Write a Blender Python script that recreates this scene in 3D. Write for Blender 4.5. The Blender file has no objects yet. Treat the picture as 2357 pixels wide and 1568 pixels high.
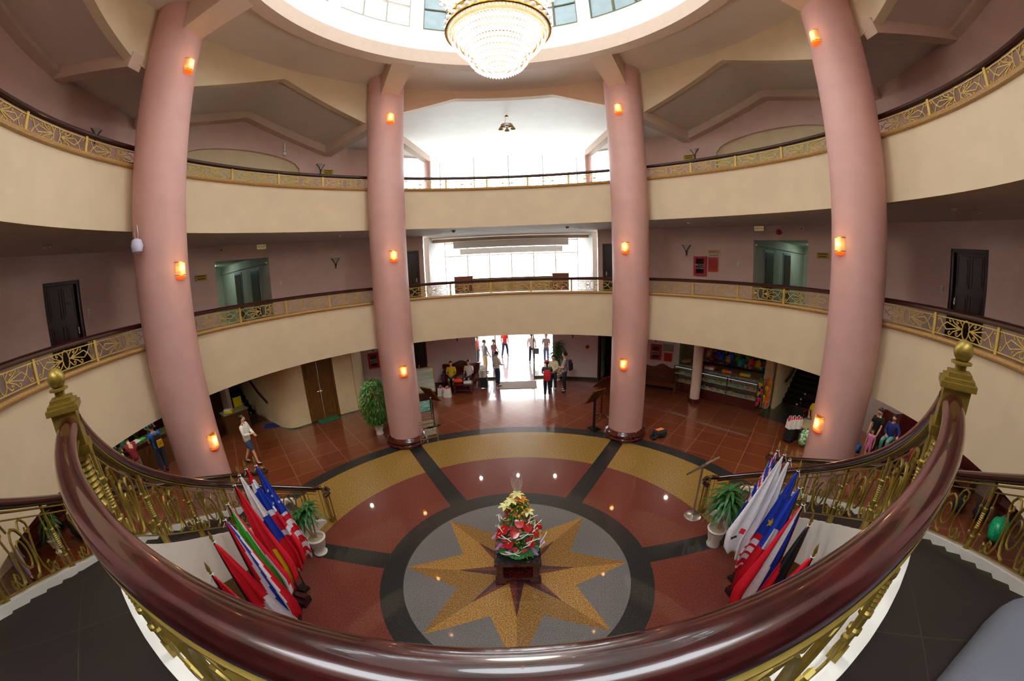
EXPO=-.4; DLE=130; CHE=300; SKY=14
import bpy, math, random
from math import sin, cos, pi, radians, degrees, sqrt, atan2, hypot
from mathutils import Vector, Matrix
random.seed(7)
S=bpy.context.scene
COL=S.collection
W,H=2357,1568
def lin(h):
    h=h.lstrip('#'); r=[int(h[i:i+2],16)/255 for i in (0,2,4)]
    return tuple((c/12.92 if c<=.04045 else ((c+.055)/1.055)**2.4) for c in r)+(1.0,)
def P(R,az,z=0.0):
    a=radians(az); return (R*sin(a),R*cos(a),z)
# ---------------------------------------------------------------- materials
MATS={}
def mat(name,col,rough=.6,metal=0,var=.06,scale=6,bump=0,bscale=60,coat=0,emit=None,es=0,trans=0,spec=.5,alpha=1,cr=.05,stretch=None,col2=None,lo=.35,hi=.65):
    if name in MATS: return MATS[name]
    m=bpy.data.materials.new(name); m.use_nodes=True; nt=m.node_tree; b=nt.nodes['Principled BSDF']
    c=lin(col)
    tc=nt.nodes.new('ShaderNodeTexCoord'); src=tc.outputs['Object']
    if stretch:
        mp=nt.nodes.new('ShaderNodeMapping'); mp.inputs['Scale'].default_value=stretch; nt.links.new(src,mp.inputs[0]); src=mp.outputs[0]
    if var or col2:
        n=nt.nodes.new('ShaderNodeTexNoise'); n.inputs['Scale'].default_value=scale; n.inputs['Detail'].default_value=4
        nt.links.new(src,n.inputs['Vector'])
        r=nt.nodes.new('ShaderNodeValToRGB'); r.color_ramp.elements[0].position=lo; r.color_ramp.elements[1].position=hi
        if col2: a_=lin(col2); b_=c
        else: a_=tuple(x*(1-var) for x in c[:3])+(1,); b_=tuple(min(1,x*(1+var)) for x in c[:3])+(1,)
        r.color_ramp.elements[0].color=a_; r.color_ramp.elements[1].color=b_
        nt.links.new(n.outputs['Fac'],r.inputs[0]); nt.links.new(r.outputs[0],b.inputs['Base Color'])
    else: b.inputs['Base Color'].default_value=c
    b.inputs['Roughness'].default_value=rough; b.inputs['Metallic'].default_value=metal
    b.inputs['Coat Weight'].default_value=coat; b.inputs['Coat Roughness'].default_value=cr
    b.inputs['Specular IOR Level'].default_value=spec
    if trans: b.inputs['Transmission Weight'].default_value=trans
    if alpha<1: b.inputs['Alpha'].default_value=alpha
    if emit: b.inputs['Emission Color'].default_value=lin(emit); b.inputs['Emission Strength'].default_value=es
    if bump:
        n2=nt.nodes.new('ShaderNodeTexNoise'); n2.inputs['Scale'].default_value=bscale; n2.inputs['Detail'].default_value=3; nt.links.new(src,n2.inputs['Vector'])
        bp=nt.nodes.new('ShaderNodeBump'); bp.inputs['Strength'].default_value=bump; bp.inputs['Distance'].default_value=.02
        nt.links.new(n2.outputs['Fac'],bp.inputs['Height']); nt.links.new(bp.outputs[0],b.inputs['Normal'])
    MATS[name]=m; return m
# ---------------------------------------------------------------- mesh builder
class MB:
    def __init__(s): s.v=[]; s.f=[]; s.m=[]; s.M=None; s.mi=0
    def add(s,vs,fs,mi=None):
        o=len(s.v)
        if s.M is not None: vs=[tuple(s.M@Vector(v)) for v in vs]
        s.v+= [tuple(v) for v in vs]; s.f+=[tuple(i+o for i in f) for f in fs]; s.m+=[s.mi if mi is None else mi]*len(fs); return s
    def box(s,c,d,rz=0,mi=None,rx=0,ry=0,tap=1.0):
        R=Matrix.Rotation(rz,3,'Z')@Matrix.Rotation(ry,3,'Y')@Matrix.Rotation(rx,3,'X'); vs=[]
        for z in (-1,1):
            k=tap if z>0 else 1
            for x,y in ((-1,-1),(1,-1),(1,1),(-1,1)):
                p=R@Vector((x*d[0]/2*k,y*d[1]/2*k,z*d[2]/2)); vs.append((c[0]+p.x,c[1]+p.y,c[2]+p.z))
        return s.add(vs,[(0,3,2,1),(4,5,6,7),(0,1,5,4),(1,2,6,5),(2,3,7,6),(3,0,4,7)],mi)
    def lathe(s,prof,c=(0,0,0),n=16,mi=None,sx=1,sy=1,cap=True):
        vs=[];fs=[];k=len(prof)
        for i in range(n):
            a=2*pi*i/n
            for r,z in prof: vs.append((c[0]+r*cos(a)*sx,c[1]+r*sin(a)*sy,c[2]+z))
        for i in range(n):
            j=(i+1)%n
            for q in range(k-1): fs.append((i*k+q,j*k+q,j*k+q+1,i*k+q+1))
        if cap:
            if prof[0][0]>1e-5: fs.append(tuple(i*k for i in reversed(range(n))))
            if prof[-1][0]>1e-5: fs.append(tuple(i*k+k-1 for i in range(n)))
        return s.add(vs,fs,mi)
    def ball(s,c,r,n=10,mi=None,sz=1.0,sx=1,sy=1):
        m=max(4,n//2+1); return s.lathe([(max(1e-4,r*sin(pi*i/m)),-r*sz*cos(pi*i/m)) for i in range(m+1)],c,n,mi,sx,sy,True)
    def tube(s,pts,r,n=6,mi=None,closed=False,flat=None,up=(0,0,1),caps=True):
        pts=[Vector(p) for p in pts]; N=len(pts)
        if N<2: return s
        vs=[];fs=[]; upv=Vector(up); prevx=None
        for i,p in enumerate(pts):
            if closed: t=pts[(i+1)%N]-pts[i-1]
            else: t=pts[min(i+1,N-1)]-pts[max(i-1,0)]
            if t.length<1e-9: t=Vector((0,0,1))
            t.normalize()
            if prevx is None:
                x=t.cross(upv)
                if x.length<1e-3: x=t.cross(Vector((1,0,0)))
            else: x=prevx-t*prevx.dot(t)
            if flat is not None:
                x=t.cross(upv)
                if x.length<1e-3: x=prevx if prevx is not None else t.cross(Vector((1,0,0)))
            if x.length<1e-6: x=t.orthogonal()
            x.normalize(); y=x.cross(t); prevx=x
            rr=r[i] if isinstance(r,(list,tuple)) else r
            for k in range(n):
                a=2*pi*(k+.5)/n
                q=p+x*(cos(a)*rr*(flat[0] if flat else 1))+y*(sin(a)*rr*(flat[1] if flat else 1)); vs.append(tuple(q))
        for i in range(N if closed else N-1):
            j=(i+1)%N
            for k in range(n): l=(k+1)%n; fs.append((i*n+k,i*n+l,j*n+l,j*n+k))
        if caps and not closed: fs.append(tuple(range(n))[::-1]); fs.append(tuple((N-1)*n+k for k in range(n)))
        return s.add(vs,fs,mi)
    def cyl(s,a,b,r,n=10,mi=None,r2=None): return s.tube([a,b],[r,r if r2 is None else r2],n,mi)
    def sector(s,R0,R1,z0,z1,a0,a1,n=None,mi=None):
        # closed curved block; z0,z1 may be functions of azimuth
        n=n or max(1,int(abs(a1-a0)/2.5)); vs=[];fs=[]
        Z0=z0 if callable(z0) else (lambda a:z0); Z1=z1 if callable(z1) else (lambda a:z1)
        for i in range(n+1):
            a=a0+(a1-a0)*i/n
            vs+=[P(R0,a,Z0(a)),P(R1,a,Z0(a)),P(R1,a,Z1(a)),P(R0,a,Z1(a))]
        for i in range(n):
            o=i*4;q=o+4
            for k in range(4): l=(k+1)%4; fs.append((o+k,q+k,q+l,o+l))
        fs.append((3,2,1,0)); fs.append((n*4,n*4+1,n*4+2,n*4+3))
        return s.add(vs,fs,mi)
    def poly(s,pts,mi=None): return s.add(pts,[tuple(range(len(pts)))],mi)
    def prism(s,pts,z0,z1,mi=None):
        n=len(pts); return s.add([(x,y,z0) for x,y in pts]+[(x,y,z1) for x,y in pts],[tuple(range(n))[::-1],tuple(range(n,2*n))]+[(i,(i+1)%n,(i+1)%n+n,i+n) for i in range(n)],mi)
    def build(s,name,mats,parent=None,smooth=35,loc=None,rz=0,fix=False):
        me=bpy.data.meshes.new(name); me.from_pydata(s.v,[],s.f)
        if not isinstance(mats,(list,tuple)): mats=[mats]
        for m in mats: me.materials.append(m)
        if any(s.m): me.polygons.foreach_set('material_index',s.m)
        me.validate()
        import bmesh
        bm=bmesh.new(); bm.from_mesh(me); bmesh.ops.recalc_face_normals(bm,faces=bm.faces); bm.to_mesh(me); bm.free()
        if smooth:
            me.polygons.foreach_set('use_smooth',[True]*len(me.polygons)); me.set_sharp_from_angle(angle=radians(smooth))
        o=bpy.data.objects.new(name,me); COL.objects.link(o)
        if parent: o.parent=parent
        if loc: o.location=loc
        if rz: o.rotation_euler=(0,0,rz)
        return o
def tag(o,label,cat,group=None,kind=None):
    if label: o['label']=label
    if cat: o['category']=cat
    if group: o['group']=group
    if kind: o['kind']=kind
    return o
def thing(name,label,cat,loc=(0,0,0),rz=0,group=None,kind=None):
    o=bpy.data.objects.new(name,None); COL.objects.link(o); o.empty_display_size=.1
    o.location=loc; o.rotation_euler=(0,0,rz); return tag(o,label,cat,group,kind)
def struct(o): o['kind']='structure'; return o
def copy_tree(o,parent=None):
    c=o.copy(); COL.objects.link(c)
    if parent is not None: c.parent=parent
    for ch in o.children: copy_tree(ch,c)
    return c
def dup(o,loc,rz,label,group=None):
    c=copy_tree(o); c.location=loc; c.rotation_euler=(0,0,rz); c['label']=label
    if group: c['group']=group
    return c
def textm(s,size,mb,M,mi=0,depth=.002,align='CENTER'):
    cu=bpy.data.curves.new('t','FONT'); cu.body=s; cu.size=size; cu.align_x=align; cu.align_y='CENTER'; cu.extrude=depth; cu.resolution_u=2
    o=bpy.data.objects.new('t',cu); COL.objects.link(o); dg=bpy.context.evaluated_depsgraph_get(); me=bpy.data.meshes.new_from_object(o.evaluated_get(dg))
    mb.add([tuple(M@v.co) for v in me.vertices],[tuple(p.vertices) for p in me.polygons],mi)
    bpy.data.objects.remove(o); bpy.data.curves.remove(cu); bpy.data.meshes.remove(me)
def wallM(R,az,z,off=0.0):
    # local x = to the viewer's right along the wall, y = up, z = towards the room centre
    a=radians(az); t=Vector((cos(a),-sin(a),0)); n=Vector((-sin(a),-cos(a),0)); p=Vector(P(R-off,az,z))
    return Matrix(((t.x,0,n.x,p.x),(t.y,0,n.y,p.y),(t.z,1,n.z,p.z),(0,0,0,1)))
# ---------------------------------------------------------------- palette
pink=mat('pink_plaster','#cfa39b',.55,var=.03,scale=3,bump=.05,bscale=200)
fascia=mat('cream_plaster','#dccaa9',.6,var=.03,scale=2,bump=.04,bscale=200)
ceilm=mat('ceiling_plaster','#e2d5c9',.7,var=.02,scale=2)
galw=mat('mauve_plaster','#dcbdb2',.65,var=.04,scale=2,bump=.04,bscale=150)
lilac=mat('lilac_plaster','#e0d3de',.65,var=.04,scale=2)
creamw=mat('cream_wall','#dfcfa8',.6,var=.04,scale=2)
whitep=mat('white_plaster','#ece9e2',.5,var=.02,scale=2)
drumw=mat('drum_plaster','#f3f4f2',.6,var=.01)
greenw=mat('corridor_plaster','#b9b8a8',.6,var=.05,scale=3)
wood=mat('mahogany','#4a1512',.18,var=.25,scale=9,coat=.6,stretch=(6,6,1))
railw=mat('polished_rosewood','#310a0b',.22,var=.4,scale=5,coat=.75,cr=.03,stretch=(3,3,14))
darkw=mat('dark_door_wood','#2a1210',.3,var=.25,scale=8,stretch=(8,8,1))
brownw=mat('brown_door_wood','#6e4a22',.35,var=.3,scale=6,stretch=(8,8,1))
brass=mat('brass','#8f7a33',.38,metal=.55,var=.1,scale=20,bump=.03)
brassl=mat('pale_brass','#c7ac5c',.4,metal=.45,var=.08,scale=20)
stone=mat('granite_cap','#b08a52',.25,var=.25,scale=60,bump=.05)
blackg=mat('black_granite','#221e1d',.3,var=.3,scale=90,lo=.4,hi=.6)
steel=mat('steel','#c9c9c4',.25,metal=.9,var=.03)
gold=mat('gold_metal','#b98a3a',.25,metal=.9,var=.05)
black=mat('black','#0d0d0e',.45,var=.1); white=mat('white','#efefec',.5,var=.02); red=mat('red','#b3122a',.5,var=.05)
rug_r=mat('maroon_cloth','#7c1424',.8,var=.1); yellow=mat('yellow','#f2c90a',.6,var=.05); orange=mat('orange','#e86a1c',.6,var=.1)
blue=mat('blue','#1a37b5',.6,var=.08); green=mat('green','#2d9a2b',.6,var=.08); navy=mat('navy','#14182f',.75,var=.15)
leafm=mat('leaf','#3f7a22',.45,var=.4,scale=12); leafd=mat('dark_leaf','#2c6428',.4,var=.4,scale=12)
potw=mat('white_pot','#e9e6dc',.4,var=.04); soil=mat('pebbles','#b9ab90',.8,var=.5,scale=60,bump=.6,bscale=60)
glass=mat('clear_glass','#eef6f4',.03,var=0,trans=1,spec=.5)
# ---------------------------------------------------------------- camera (diagonal fisheye)
def camera():
    f,k=819.8734,.0992; cx,cy,cz=.1388,-4.8039,5.3196; yaw,pit,rol=(radians(v) for v in (-.8269,-11.7528,-2.0672))
    c=bpy.data.cameras.new('camera'); o=bpy.data.objects.new('camera',c); COL.objects.link(o); S.camera=o
    c.type='PANO'; c.panorama_type='FISHEYE_LENS_POLYNOMIAL'; c.sensor_fit='HORIZONTAL'; c.sensor_width=36; c.sensor_height=36*H/W
    c.fisheye_fov=radians(220); c.clip_start=.02; c.clip_end=300
    # odd/even polynomial of angle against millimetres on the sensor, least squares
    import numpy as np
    th=np.linspace(.005,1.75,300); rmm=f*2*np.sin(th/2)*(1+k*th**2)*36/W
    A=np.stack([rmm,rmm**2,rmm**3,rmm**4],1); co=np.linalg.lstsq(A,th,rcond=None)[0]
    c.fisheye_polynomial_k0=0; c.fisheye_polynomial_k1=-co[0]; c.fisheye_polynomial_k2=-co[1]; c.fisheye_polynomial_k3=-co[2]; c.fisheye_polynomial_k4=-co[3]
    fw=Vector((sin(yaw)*cos(pit),cos(yaw)*cos(pit),sin(pit))); rt=Vector((cos(yaw),-sin(yaw),0)); up=rt.cross(fw)
    r2=rt*cos(rol)+up*sin(rol); u2=-rt*sin(rol)+up*cos(rol)
    o.matrix_world=Matrix(((r2.x,u2.x,-fw.x,cx),(r2.y,u2.y,-fw.y,cy),(r2.z,u2.z,-fw.z,cz),(0,0,0,1)))
camera()
Z2=3.9; Z2B=3.092; Z2T=4.4376; Z3=7.35; Z3B=6.661; Z3T=7.853; RB=6.8; RW=9.8; RG=11.6
COLS=[-33.3,33.3,-89.7,89.7,-146.3,146.3]
# ---------------------------------------------------------------- floor with the inlaid medallion
def build_floor():
    tile=bpy.data.materials.new('red_granite_tile'); tile.use_nodes=True; nt=tile.node_tree; b=nt.nodes['Principled BSDF']
    tc=nt.nodes.new('ShaderNodeTexCoord'); br=nt.nodes.new('ShaderNodeTexBrick'); mp=nt.nodes.new('ShaderNodeMapping'); mp.inputs['Rotation'].default_value=(0,0,radians(45))
    nt.links.new(tc.outputs['Object'],mp.inputs[0]); nt.links.new(mp.outputs[0],br.inputs['Vector']); br.offset=0
    br.inputs['Scale'].default_value=1; br.inputs['Brick Width'].default_value=.8; br.inputs['Row Height'].default_value=.8; br.inputs['Mortar Size'].default_value=.009
    br.inputs['Color1'].default_value=lin('#6f3820'); br.inputs['Color2'].default_value=lin('#652f1a'); br.inputs['Mortar'].default_value=lin('#9c6a50')
    nz=nt.nodes.new('ShaderNodeTexNoise'); nz.inputs['Scale'].default_value=70; nt.links.new(tc.outputs['Object'],nz.inputs['Vector'])
    mx=nt.nodes.new('ShaderNodeMixRGB'); mx.blend_type='OVERLAY'; mx.inputs[0].default_value=.35; nt.links.new(br.outputs[0],mx.inputs[1]); nt.links.new(nz.outputs['Fac'],mx.inputs[2])
    nt.links.new(mx.outputs[0],b.inputs['Base Color']); b.inputs['Roughness'].default_value=.3; b.inputs['Coat Weight'].default_value=1; b.inputs['Coat Roughness'].default_value=.07; b.inputs['Coat IOR'].default_value=1.6
    g=lambda n,c,v=.3,s=60: mat(n,c,.4,var=v*1.3,scale=s*.6,coat=.75,cr=.04,spec=.3,lo=.42,hi=.58)
    ms=[tile,g('black_inlay','#242625'),g('gold_inlay','#947436',.3,60),g('red_inlay','#71352a',.18),g('grey_inlay','#6f6d6c',.3,120),g('star_gold_light','#a47a3c',.3,70),g('star_gold_dark','#8a642f',.3,70),g('star_red_light','#6a3328'),g('star_red_dark','#452224'),mat('seam','#4c3a30',.4)]
    m=MB()
    def disc(R0,R1,z,mi,n=120):
        for i in range(n):
            a=360*i/n;c=360*(i+1)/n
            if R0<=0: m.poly([P(0,0,z),P(R1,c,z),P(R1,a,z)],mi)
            else: m.poly([P(R0,a,z),P(R0,c,z),P(R1,c,z),P(R1,a,z)],mi)
    disc(6.28,18,0,0); disc(5.868,6.28,0,1); disc(4.244,5.868,0,2); disc(2.51,4.244,0,3); disc(2.081,2.51,0,1); disc(0,2.081,0,4)
    for az in (-32.7,32.7,-87.2,87.2,-142,142):
        c=[];d=[]
        for R in (2.5,5.9):
            w=.21; dl=degrees(w/R); c.append(P(R,az-dl,.001)); d.append(P(R,az+dl,.001))
        m.poly([c[0],c[1],d[1],d[0]],1)
    def star(Rt,Rv,z,ml,md):
        for k in range(8):
            a=45*k
            m.poly([P(0,0,z),P(Rv,a-22.5,z),P(Rt,a,z)],ml if k%2 else md); m.poly([P(0,0,z),P(Rt,a,z),P(Rv,a+22.5,z)],md if k%2 else ml)
    star(2.075,1.125,.001,5,6); star(1.08,.34,.002,7,8)
    for az in (-60,60,-15,15,115,-115,-172,172): # joints in the red ring
        m.poly([P(2.52,az-.08,.0012),P(4.23,az-.05,.0012),P(4.23,az+.05,.0012),P(2.52,az+.08,.0012)],9)
    # dark threshold band in front of the stair openings
    for (a0,a1,R0,R1) in ((57.5,67,10.6,12.7),(-61.5,-57.5,12.0,13.0)):
        for i in range(8):
            a=a0+(a1-a0)*i/8;c=a0+(a1-a0)*(i+1)/8; m.poly([P(R0,a,.001),P(R0,c,.001),P(R1,c,.001),P(R1,a,.001)],1)
    for i in range(30): # black skirting border on the floor along the curved wall
        pass
    struct(m.build('floor',ms,smooth=0))
    # paving outside
    m=MB(); m.box((0,24,-.06),(40,24,.1)); o=m.build('floor_terrace',mat('pale_paving','#cfcac0',.7,var=.1,scale=3),smooth=0); struct(o)
build_floor()
# ---------------------------------------------------------------- columns
def column(az,label):
    t=thing('column',label,'column',P(6.411,az,0),-radians(az))
    MB().lathe([(.5405,.26),(.5405,11.35)],n=48).build('shaft',pink,t)
    MB().lathe([(.66,0),(.68,.03),(.68,.09),(.63,.12),(.65,.15),(.65,.2),(.59,.24),(.56,.29),(.54,.30)],n=48).build('base_moulding',wood,t)
    return t
names={-33.3:'pink round column at the back left, beside the magazine rack',33.3:'pink round column at the back right, between the wooden lectern and the backpack',
 -89.7:'large pink round column at the left side, rising behind the left staircase',89.7:'large pink round column at the right side, rising behind the right staircase',
 -146.3:'pink round column behind the photographer on the left of the landing',146.3:'pink round column behind the photographer on the right of the landing'}
for az in COLS: column(az,names[az])
# ---------------------------------------------------------------- galleries (slab edge walls, soffits, floors)
def ring(name,R0,R1,z0,z1,a0,a1,m_,mi=0):
    return struct(MB().sector(R0,R1,z0,z1,a0,a1).build(name,m_))
SEG=[(-33.3,33.3,'front'),(33.3,89.7,'right'),(-89.7,-33.3,'left'),(89.7,146.3,'right_near'),(-146.3,-89.7,'left_near')]
for a0,a1,nm in SEG+[(146.3,213.7,'back')]:
    if nm!='back': ring('wall_lower_gallery_'+nm,RB,RB+.18,Z2B,Z2T,a0,a1,fascia)
    ring('wall_upper_gallery_'+nm,RB,RB+.18,Z3B,Z3T,a0,a1,fascia)
ring('floor_lower_gallery',RB+.18,RW+3.6,Z2B+.12,Z2,-180,180,blackg)
ring('floor_upper_gallery',RB+.18,RW+3.6,Z3B+.12,Z3,-180,180,blackg)
for nm,z in (('lower',Z2B),('upper',Z3B)):
    ring('ceiling_ring_beam_'+nm,RB+.18,RB+.45,z,z+.12,-180,180,ceilm)
    ring('ceiling_under_gallery_'+nm,RB+.45,RW+4.2,z+.06,z+.1,-180,180,ceilm)
# stone cap mouldings on the slab edge
def cap(a0,a1,z,nm):
    m=MB(); prof=[(-.02,0),(-.06,.02),(-.07,.045),(-.05,.07),(-.05,.085),(.2,.085),(.2,0)]
    n=max(2,int((a1-a0)/2)); vs=[];fs=[];k=len(prof)
    for i in range(n+1):
        a=a0+(a1-a0)*i/n
        for r,h in prof: vs.append(P(RB+r,a,z+h))
    for i in range(n):
        for q in range(k): l=(q+1)%k; fs.append((i*k+q,(i+1)*k+q,(i+1)*k+l,i*k+l))
    fs+= [tuple(range(k)),tuple(n*k+i for i in range(k))[::-1]]
    m.add(vs,fs); struct(m.build('trim_'+nm,stone))
for a0,a1,nm in SEG: cap(a0+1,a1-1,Z2T,'lower_'+nm); cap(a0+1,a1-1,Z3T,'upper_'+nm)
# ---------------------------------------------------------------- balustrades
def spiral(cx,cz,r0,r1,a0,turns,n=10):
    n=max(6,int(abs(turns)*n)); return [(cx+(r0+(r1-r0)*i/n)*cos(a0+2*pi*turns*i/n),cz+(r0+(r1-r0)*i/n)*sin(a0+2*pi*turns*i/n)) for i in range(n+1)]
def gal_curves():
    h=.145; C=[]
    C.append(('c',[(.075*cos(2*pi*i/18),h+.135*sin(2*pi*i/18)) for i in range(18)]))
    for s in (1,-1):
        for u in (1,-1):
            q=lambda pts:[(s*x,h+u*z) for x,z in pts]
            C.append(('o',q([(.06,.03),(.11,.085),(.15,.115),(.19,.115),(.21,.085),(.19,.06),(.17,.07),(.18,.09)])))
            C.append(('o',q([(.08,-.01),(.15,.02),(.22,.05),(.27,.07),(.30,.1),(.33,.125),(.36,.115),(.365,.085),(.345,.07),(.33,.085)])))
            C.append(('o',q([(.09,.0),(.2,-.01),(.42,-.055)])))
            C.append(('o',q([(.42,-.055),(.46,-.02),(.50,.0),(.53,.045),(.57,.11),(.61,.12),(.625,.09),(.6,.065),(.585,.085)])))
    return C
def cyl_map(R,az,z0):
    return lambda x,z: P(R,az+degrees(x/R),z0+z)
gal_panel_mesh=None
def balustrade(a0,a1,posts,zt,label,lod=1):
    # zt = top of the wall cap
    global gal_panel_mesh
    t=thing('balustrade',label,'railing',P(RB+.05,(a0+a1)/2,zt+.085))
    inv=Vector(t.location)
    Rr=RB+.03; n=max(2,int((a1-a0)/1.5)); az=[a0+(a1-a0)*i/n for i in range(n+1)]
    def sub(mb): mb.v=[(x-inv.x,y-inv.y,z-inv.z) for x,y,z in mb.v]; return mb
    top=zt+.524-.05
    sub(MB().tube([P(Rr,a,top) for a in az],.05,10,flat=(1.15,.95))).build('handrail',railw,t)
    for nm,z in (('top_rail',top-.085),('bottom_rail',zt+.125)):
        sub(MB().tube([P(Rr,a,z) for a in az],.011,4,flat=(1.4,1))).build(nm,brassl,t)
    for a in posts:
        sub(MB().sector(Rr-.02,Rr+.02,zt+.08,top-.04,a-.22,a+.22,1)).build('post',brassl,t,smooth=0)
    # one scroll panel mesh re-used by rotation
    if gal_panel_mesh is None:
        m=MB(); f=cyl_map(RB+.03,0,0)
        for k,pts in gal_curves(): m.tube([f(x,z) for x,z in pts],.0105,4,closed=(k=='c'),caps=False)
        o=m.build('scroll_panel',brassl,smooth=60); gal_panel_mesh=o.data; bpy.data.objects.remove(o)
    ps=sorted(posts); cent=[(ps[i]+ps[i+1])/2 for i in range(len(ps)-1)]
    cent=[ps[0]-5.6]+cent+[ps[-1]+5.6]
    for c in cent:
        me=gal_panel_mesh
        if c-5.5<a0 or c+5.5>a1: # clipped end panel
            m=MB(); f=cyl_map(RB+.03,0,0)
            for k,pts in gal_curves():
                pp=[p for p in pts if a0+.3<c+degrees(p[0]/RB)<a1-.3]
                if len(pp)>2 and (len(pp)==len(pts)): m.tube([f(x,z) for x,z in pts],.0105,4,closed=(k=='c'),caps=False)
                elif len(pp)>2: m.tube([f(x,z) for x,z in pp],.0085,4,caps=False)
            if not m.v: continue
            o=m.build('scroll_panel',brassl,t,smooth=60)
        else:
            o=bpy.data.objects.new('scroll_panel',me); COL.objects.link(o); o.parent=t
        R=Matrix.Rotation(-radians(c),4,'Z'); o.matrix_basis=Matrix.Translation(Vector((0,0,zt+.125))-inv)@R
    return t
BAY=[(-30.5,30.5,[-16.5,-5.5,5.5,16.5],'across the far side'),
 (36.2,86.8,[48.5,59.7,70.8],'right of centre'),
 (-86.8,-36.2,[-70.9,-59.7,-48.7],'left of centre'),
 (92.6,143.4,[103.2,114.6,126.0,137.0],'at the right edge of the picture'),
 (-143.4,-92.6,[-137.0,-126.0,-114.4,-102.8],'at the left edge of the picture')]
for a0,a1,ps,where in BAY:
    balustrade(a0,a1,ps,Z2T,'gilt scrollwork railing on the middle gallery '+where)
    balustrade(a0,a1,ps,Z3T-.05,'gilt scrollwork railing on the top gallery '+where)
# ---------------------------------------------------------------- gallery walls with doors and openings
def wall_ring(name,R,th,z0,z1,a0,a1,holes,m_):
    # holes: (az0,az1,zb,zt)
    m=MB(); ed=sorted({a0,a1}|{h[0] for h in holes}|{h[1] for h in holes})
    for i in range(len(ed)-1):
        b,c=ed[i],ed[i+1]; hs=[h for h in holes if h[0]<=b+1e-6 and h[1]>=c-1e-6]
        if not hs: m.sector(R,R+th,z0,z1,b,c)
        else:
            h=hs[0]
            if h[2]>z0+.01: m.sector(R,R+th,z0,h[2],b,c)
            if h[3]<z1-.01: m.sector(R,R+th,h[3],z1,b,c)
    return struct(m.build(name,m_))
wall_ring('wall_middle_gallery',RW,.2,Z2,Z3B+.08,-180,180,[(-66,-55,Z2,6.25),(55,66,Z2,6.25),(-20.5,20.5,Z2,6.75),(-97,-91,Z2,6.12),(91.6,97.6,Z2,6.12),(-26.7,-21.6,Z2,6.17),(21.6,26.7,Z2,6.17)],galw)
def door(R,az0,az1,z0,z1,num,m_,panels=((.1,.55),(.62,.93)),side=1,double=False):
    """frame + leaf with raised panels; set in the wall opening"""
    d=thing('door_%d'%num,None,None,P(R,(az0+az1)/2,z0)); d['kind']='structure'
    c=(az0+az1)/2; Mx=wallM(R,c,z0); inv=Matrix.Translation(-Vector(d.location)); w=radians(az1-az0)*R; h=z1-z0
    def mb(): m=MB(); m.M=inv@Mx; return m
    m=mb()
    for x,y,a,b in ((-w/2+.04,h/2,.08,h),(w/2-.04,h/2,.08,h),(0,h-.04,w,.08)): m.box((x,y,-.04),(a,b,.16))
    m.build('frame',m_,d,smooth=0)
    leafs=[(-w/2+.08,w/2-.08)] if not double else [(-w/2+.08,-.005),(.005,w/2-.08)]
    for k,(x0,x1) in enumerate(leafs):
        m=mb(); m.box(((x0+x1)/2,(h-.08)/2,-.07),(x1-x0,h-.08,.05))
        ncol=1 if double else 2; pw=(x1-x0-.08*(ncol+1))/ncol
        for q in range(ncol):
            xc=x0+.08*(q+1)+pw*(q+.5)
            for p0,p1 in panels:
                yc=(p0+p1)/2*h; ph=(p1-p0)*h
                m.box((xc,yc,-.04),(pw,.03,.02)).box((xc,yc,-.045),(pw*.72,ph-.12,.03))
                for sx in (-1,1): m.box((xc+sx*pw/2,yc,-.04),(.02,ph,.02))
                for sy in (-1,1): m.box((xc,yc+sy*ph/2,-.04),(pw,.02,.02))
        lf=m.build('door_leaf',m_,d,smooth=0)
        m=mb(); xh=(x1-.05) if (k==0 and side>0) else (x0+.05); m.box((xh,h*.48,-.03),(.035,.16,.015)).tube([(xh,h*.48,-.03),(xh,h*.48,.02),(xh-side*.1,h*.48,.02)],.009,6)
        m.build('handle',steel,d)
    return d
door(RW+.06,-97,-91,Z2,6.12,1,darkw,side=1); door(RW+.06,91.6,97.6,Z2,6.12,2,darkw,side=-1)
door(RW+.06,-26.7,-21.6,Z2,6.17,3,darkw); door(RW+.06,21.6,26.7,Z2,6.17,4,darkw,side=-1)
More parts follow.
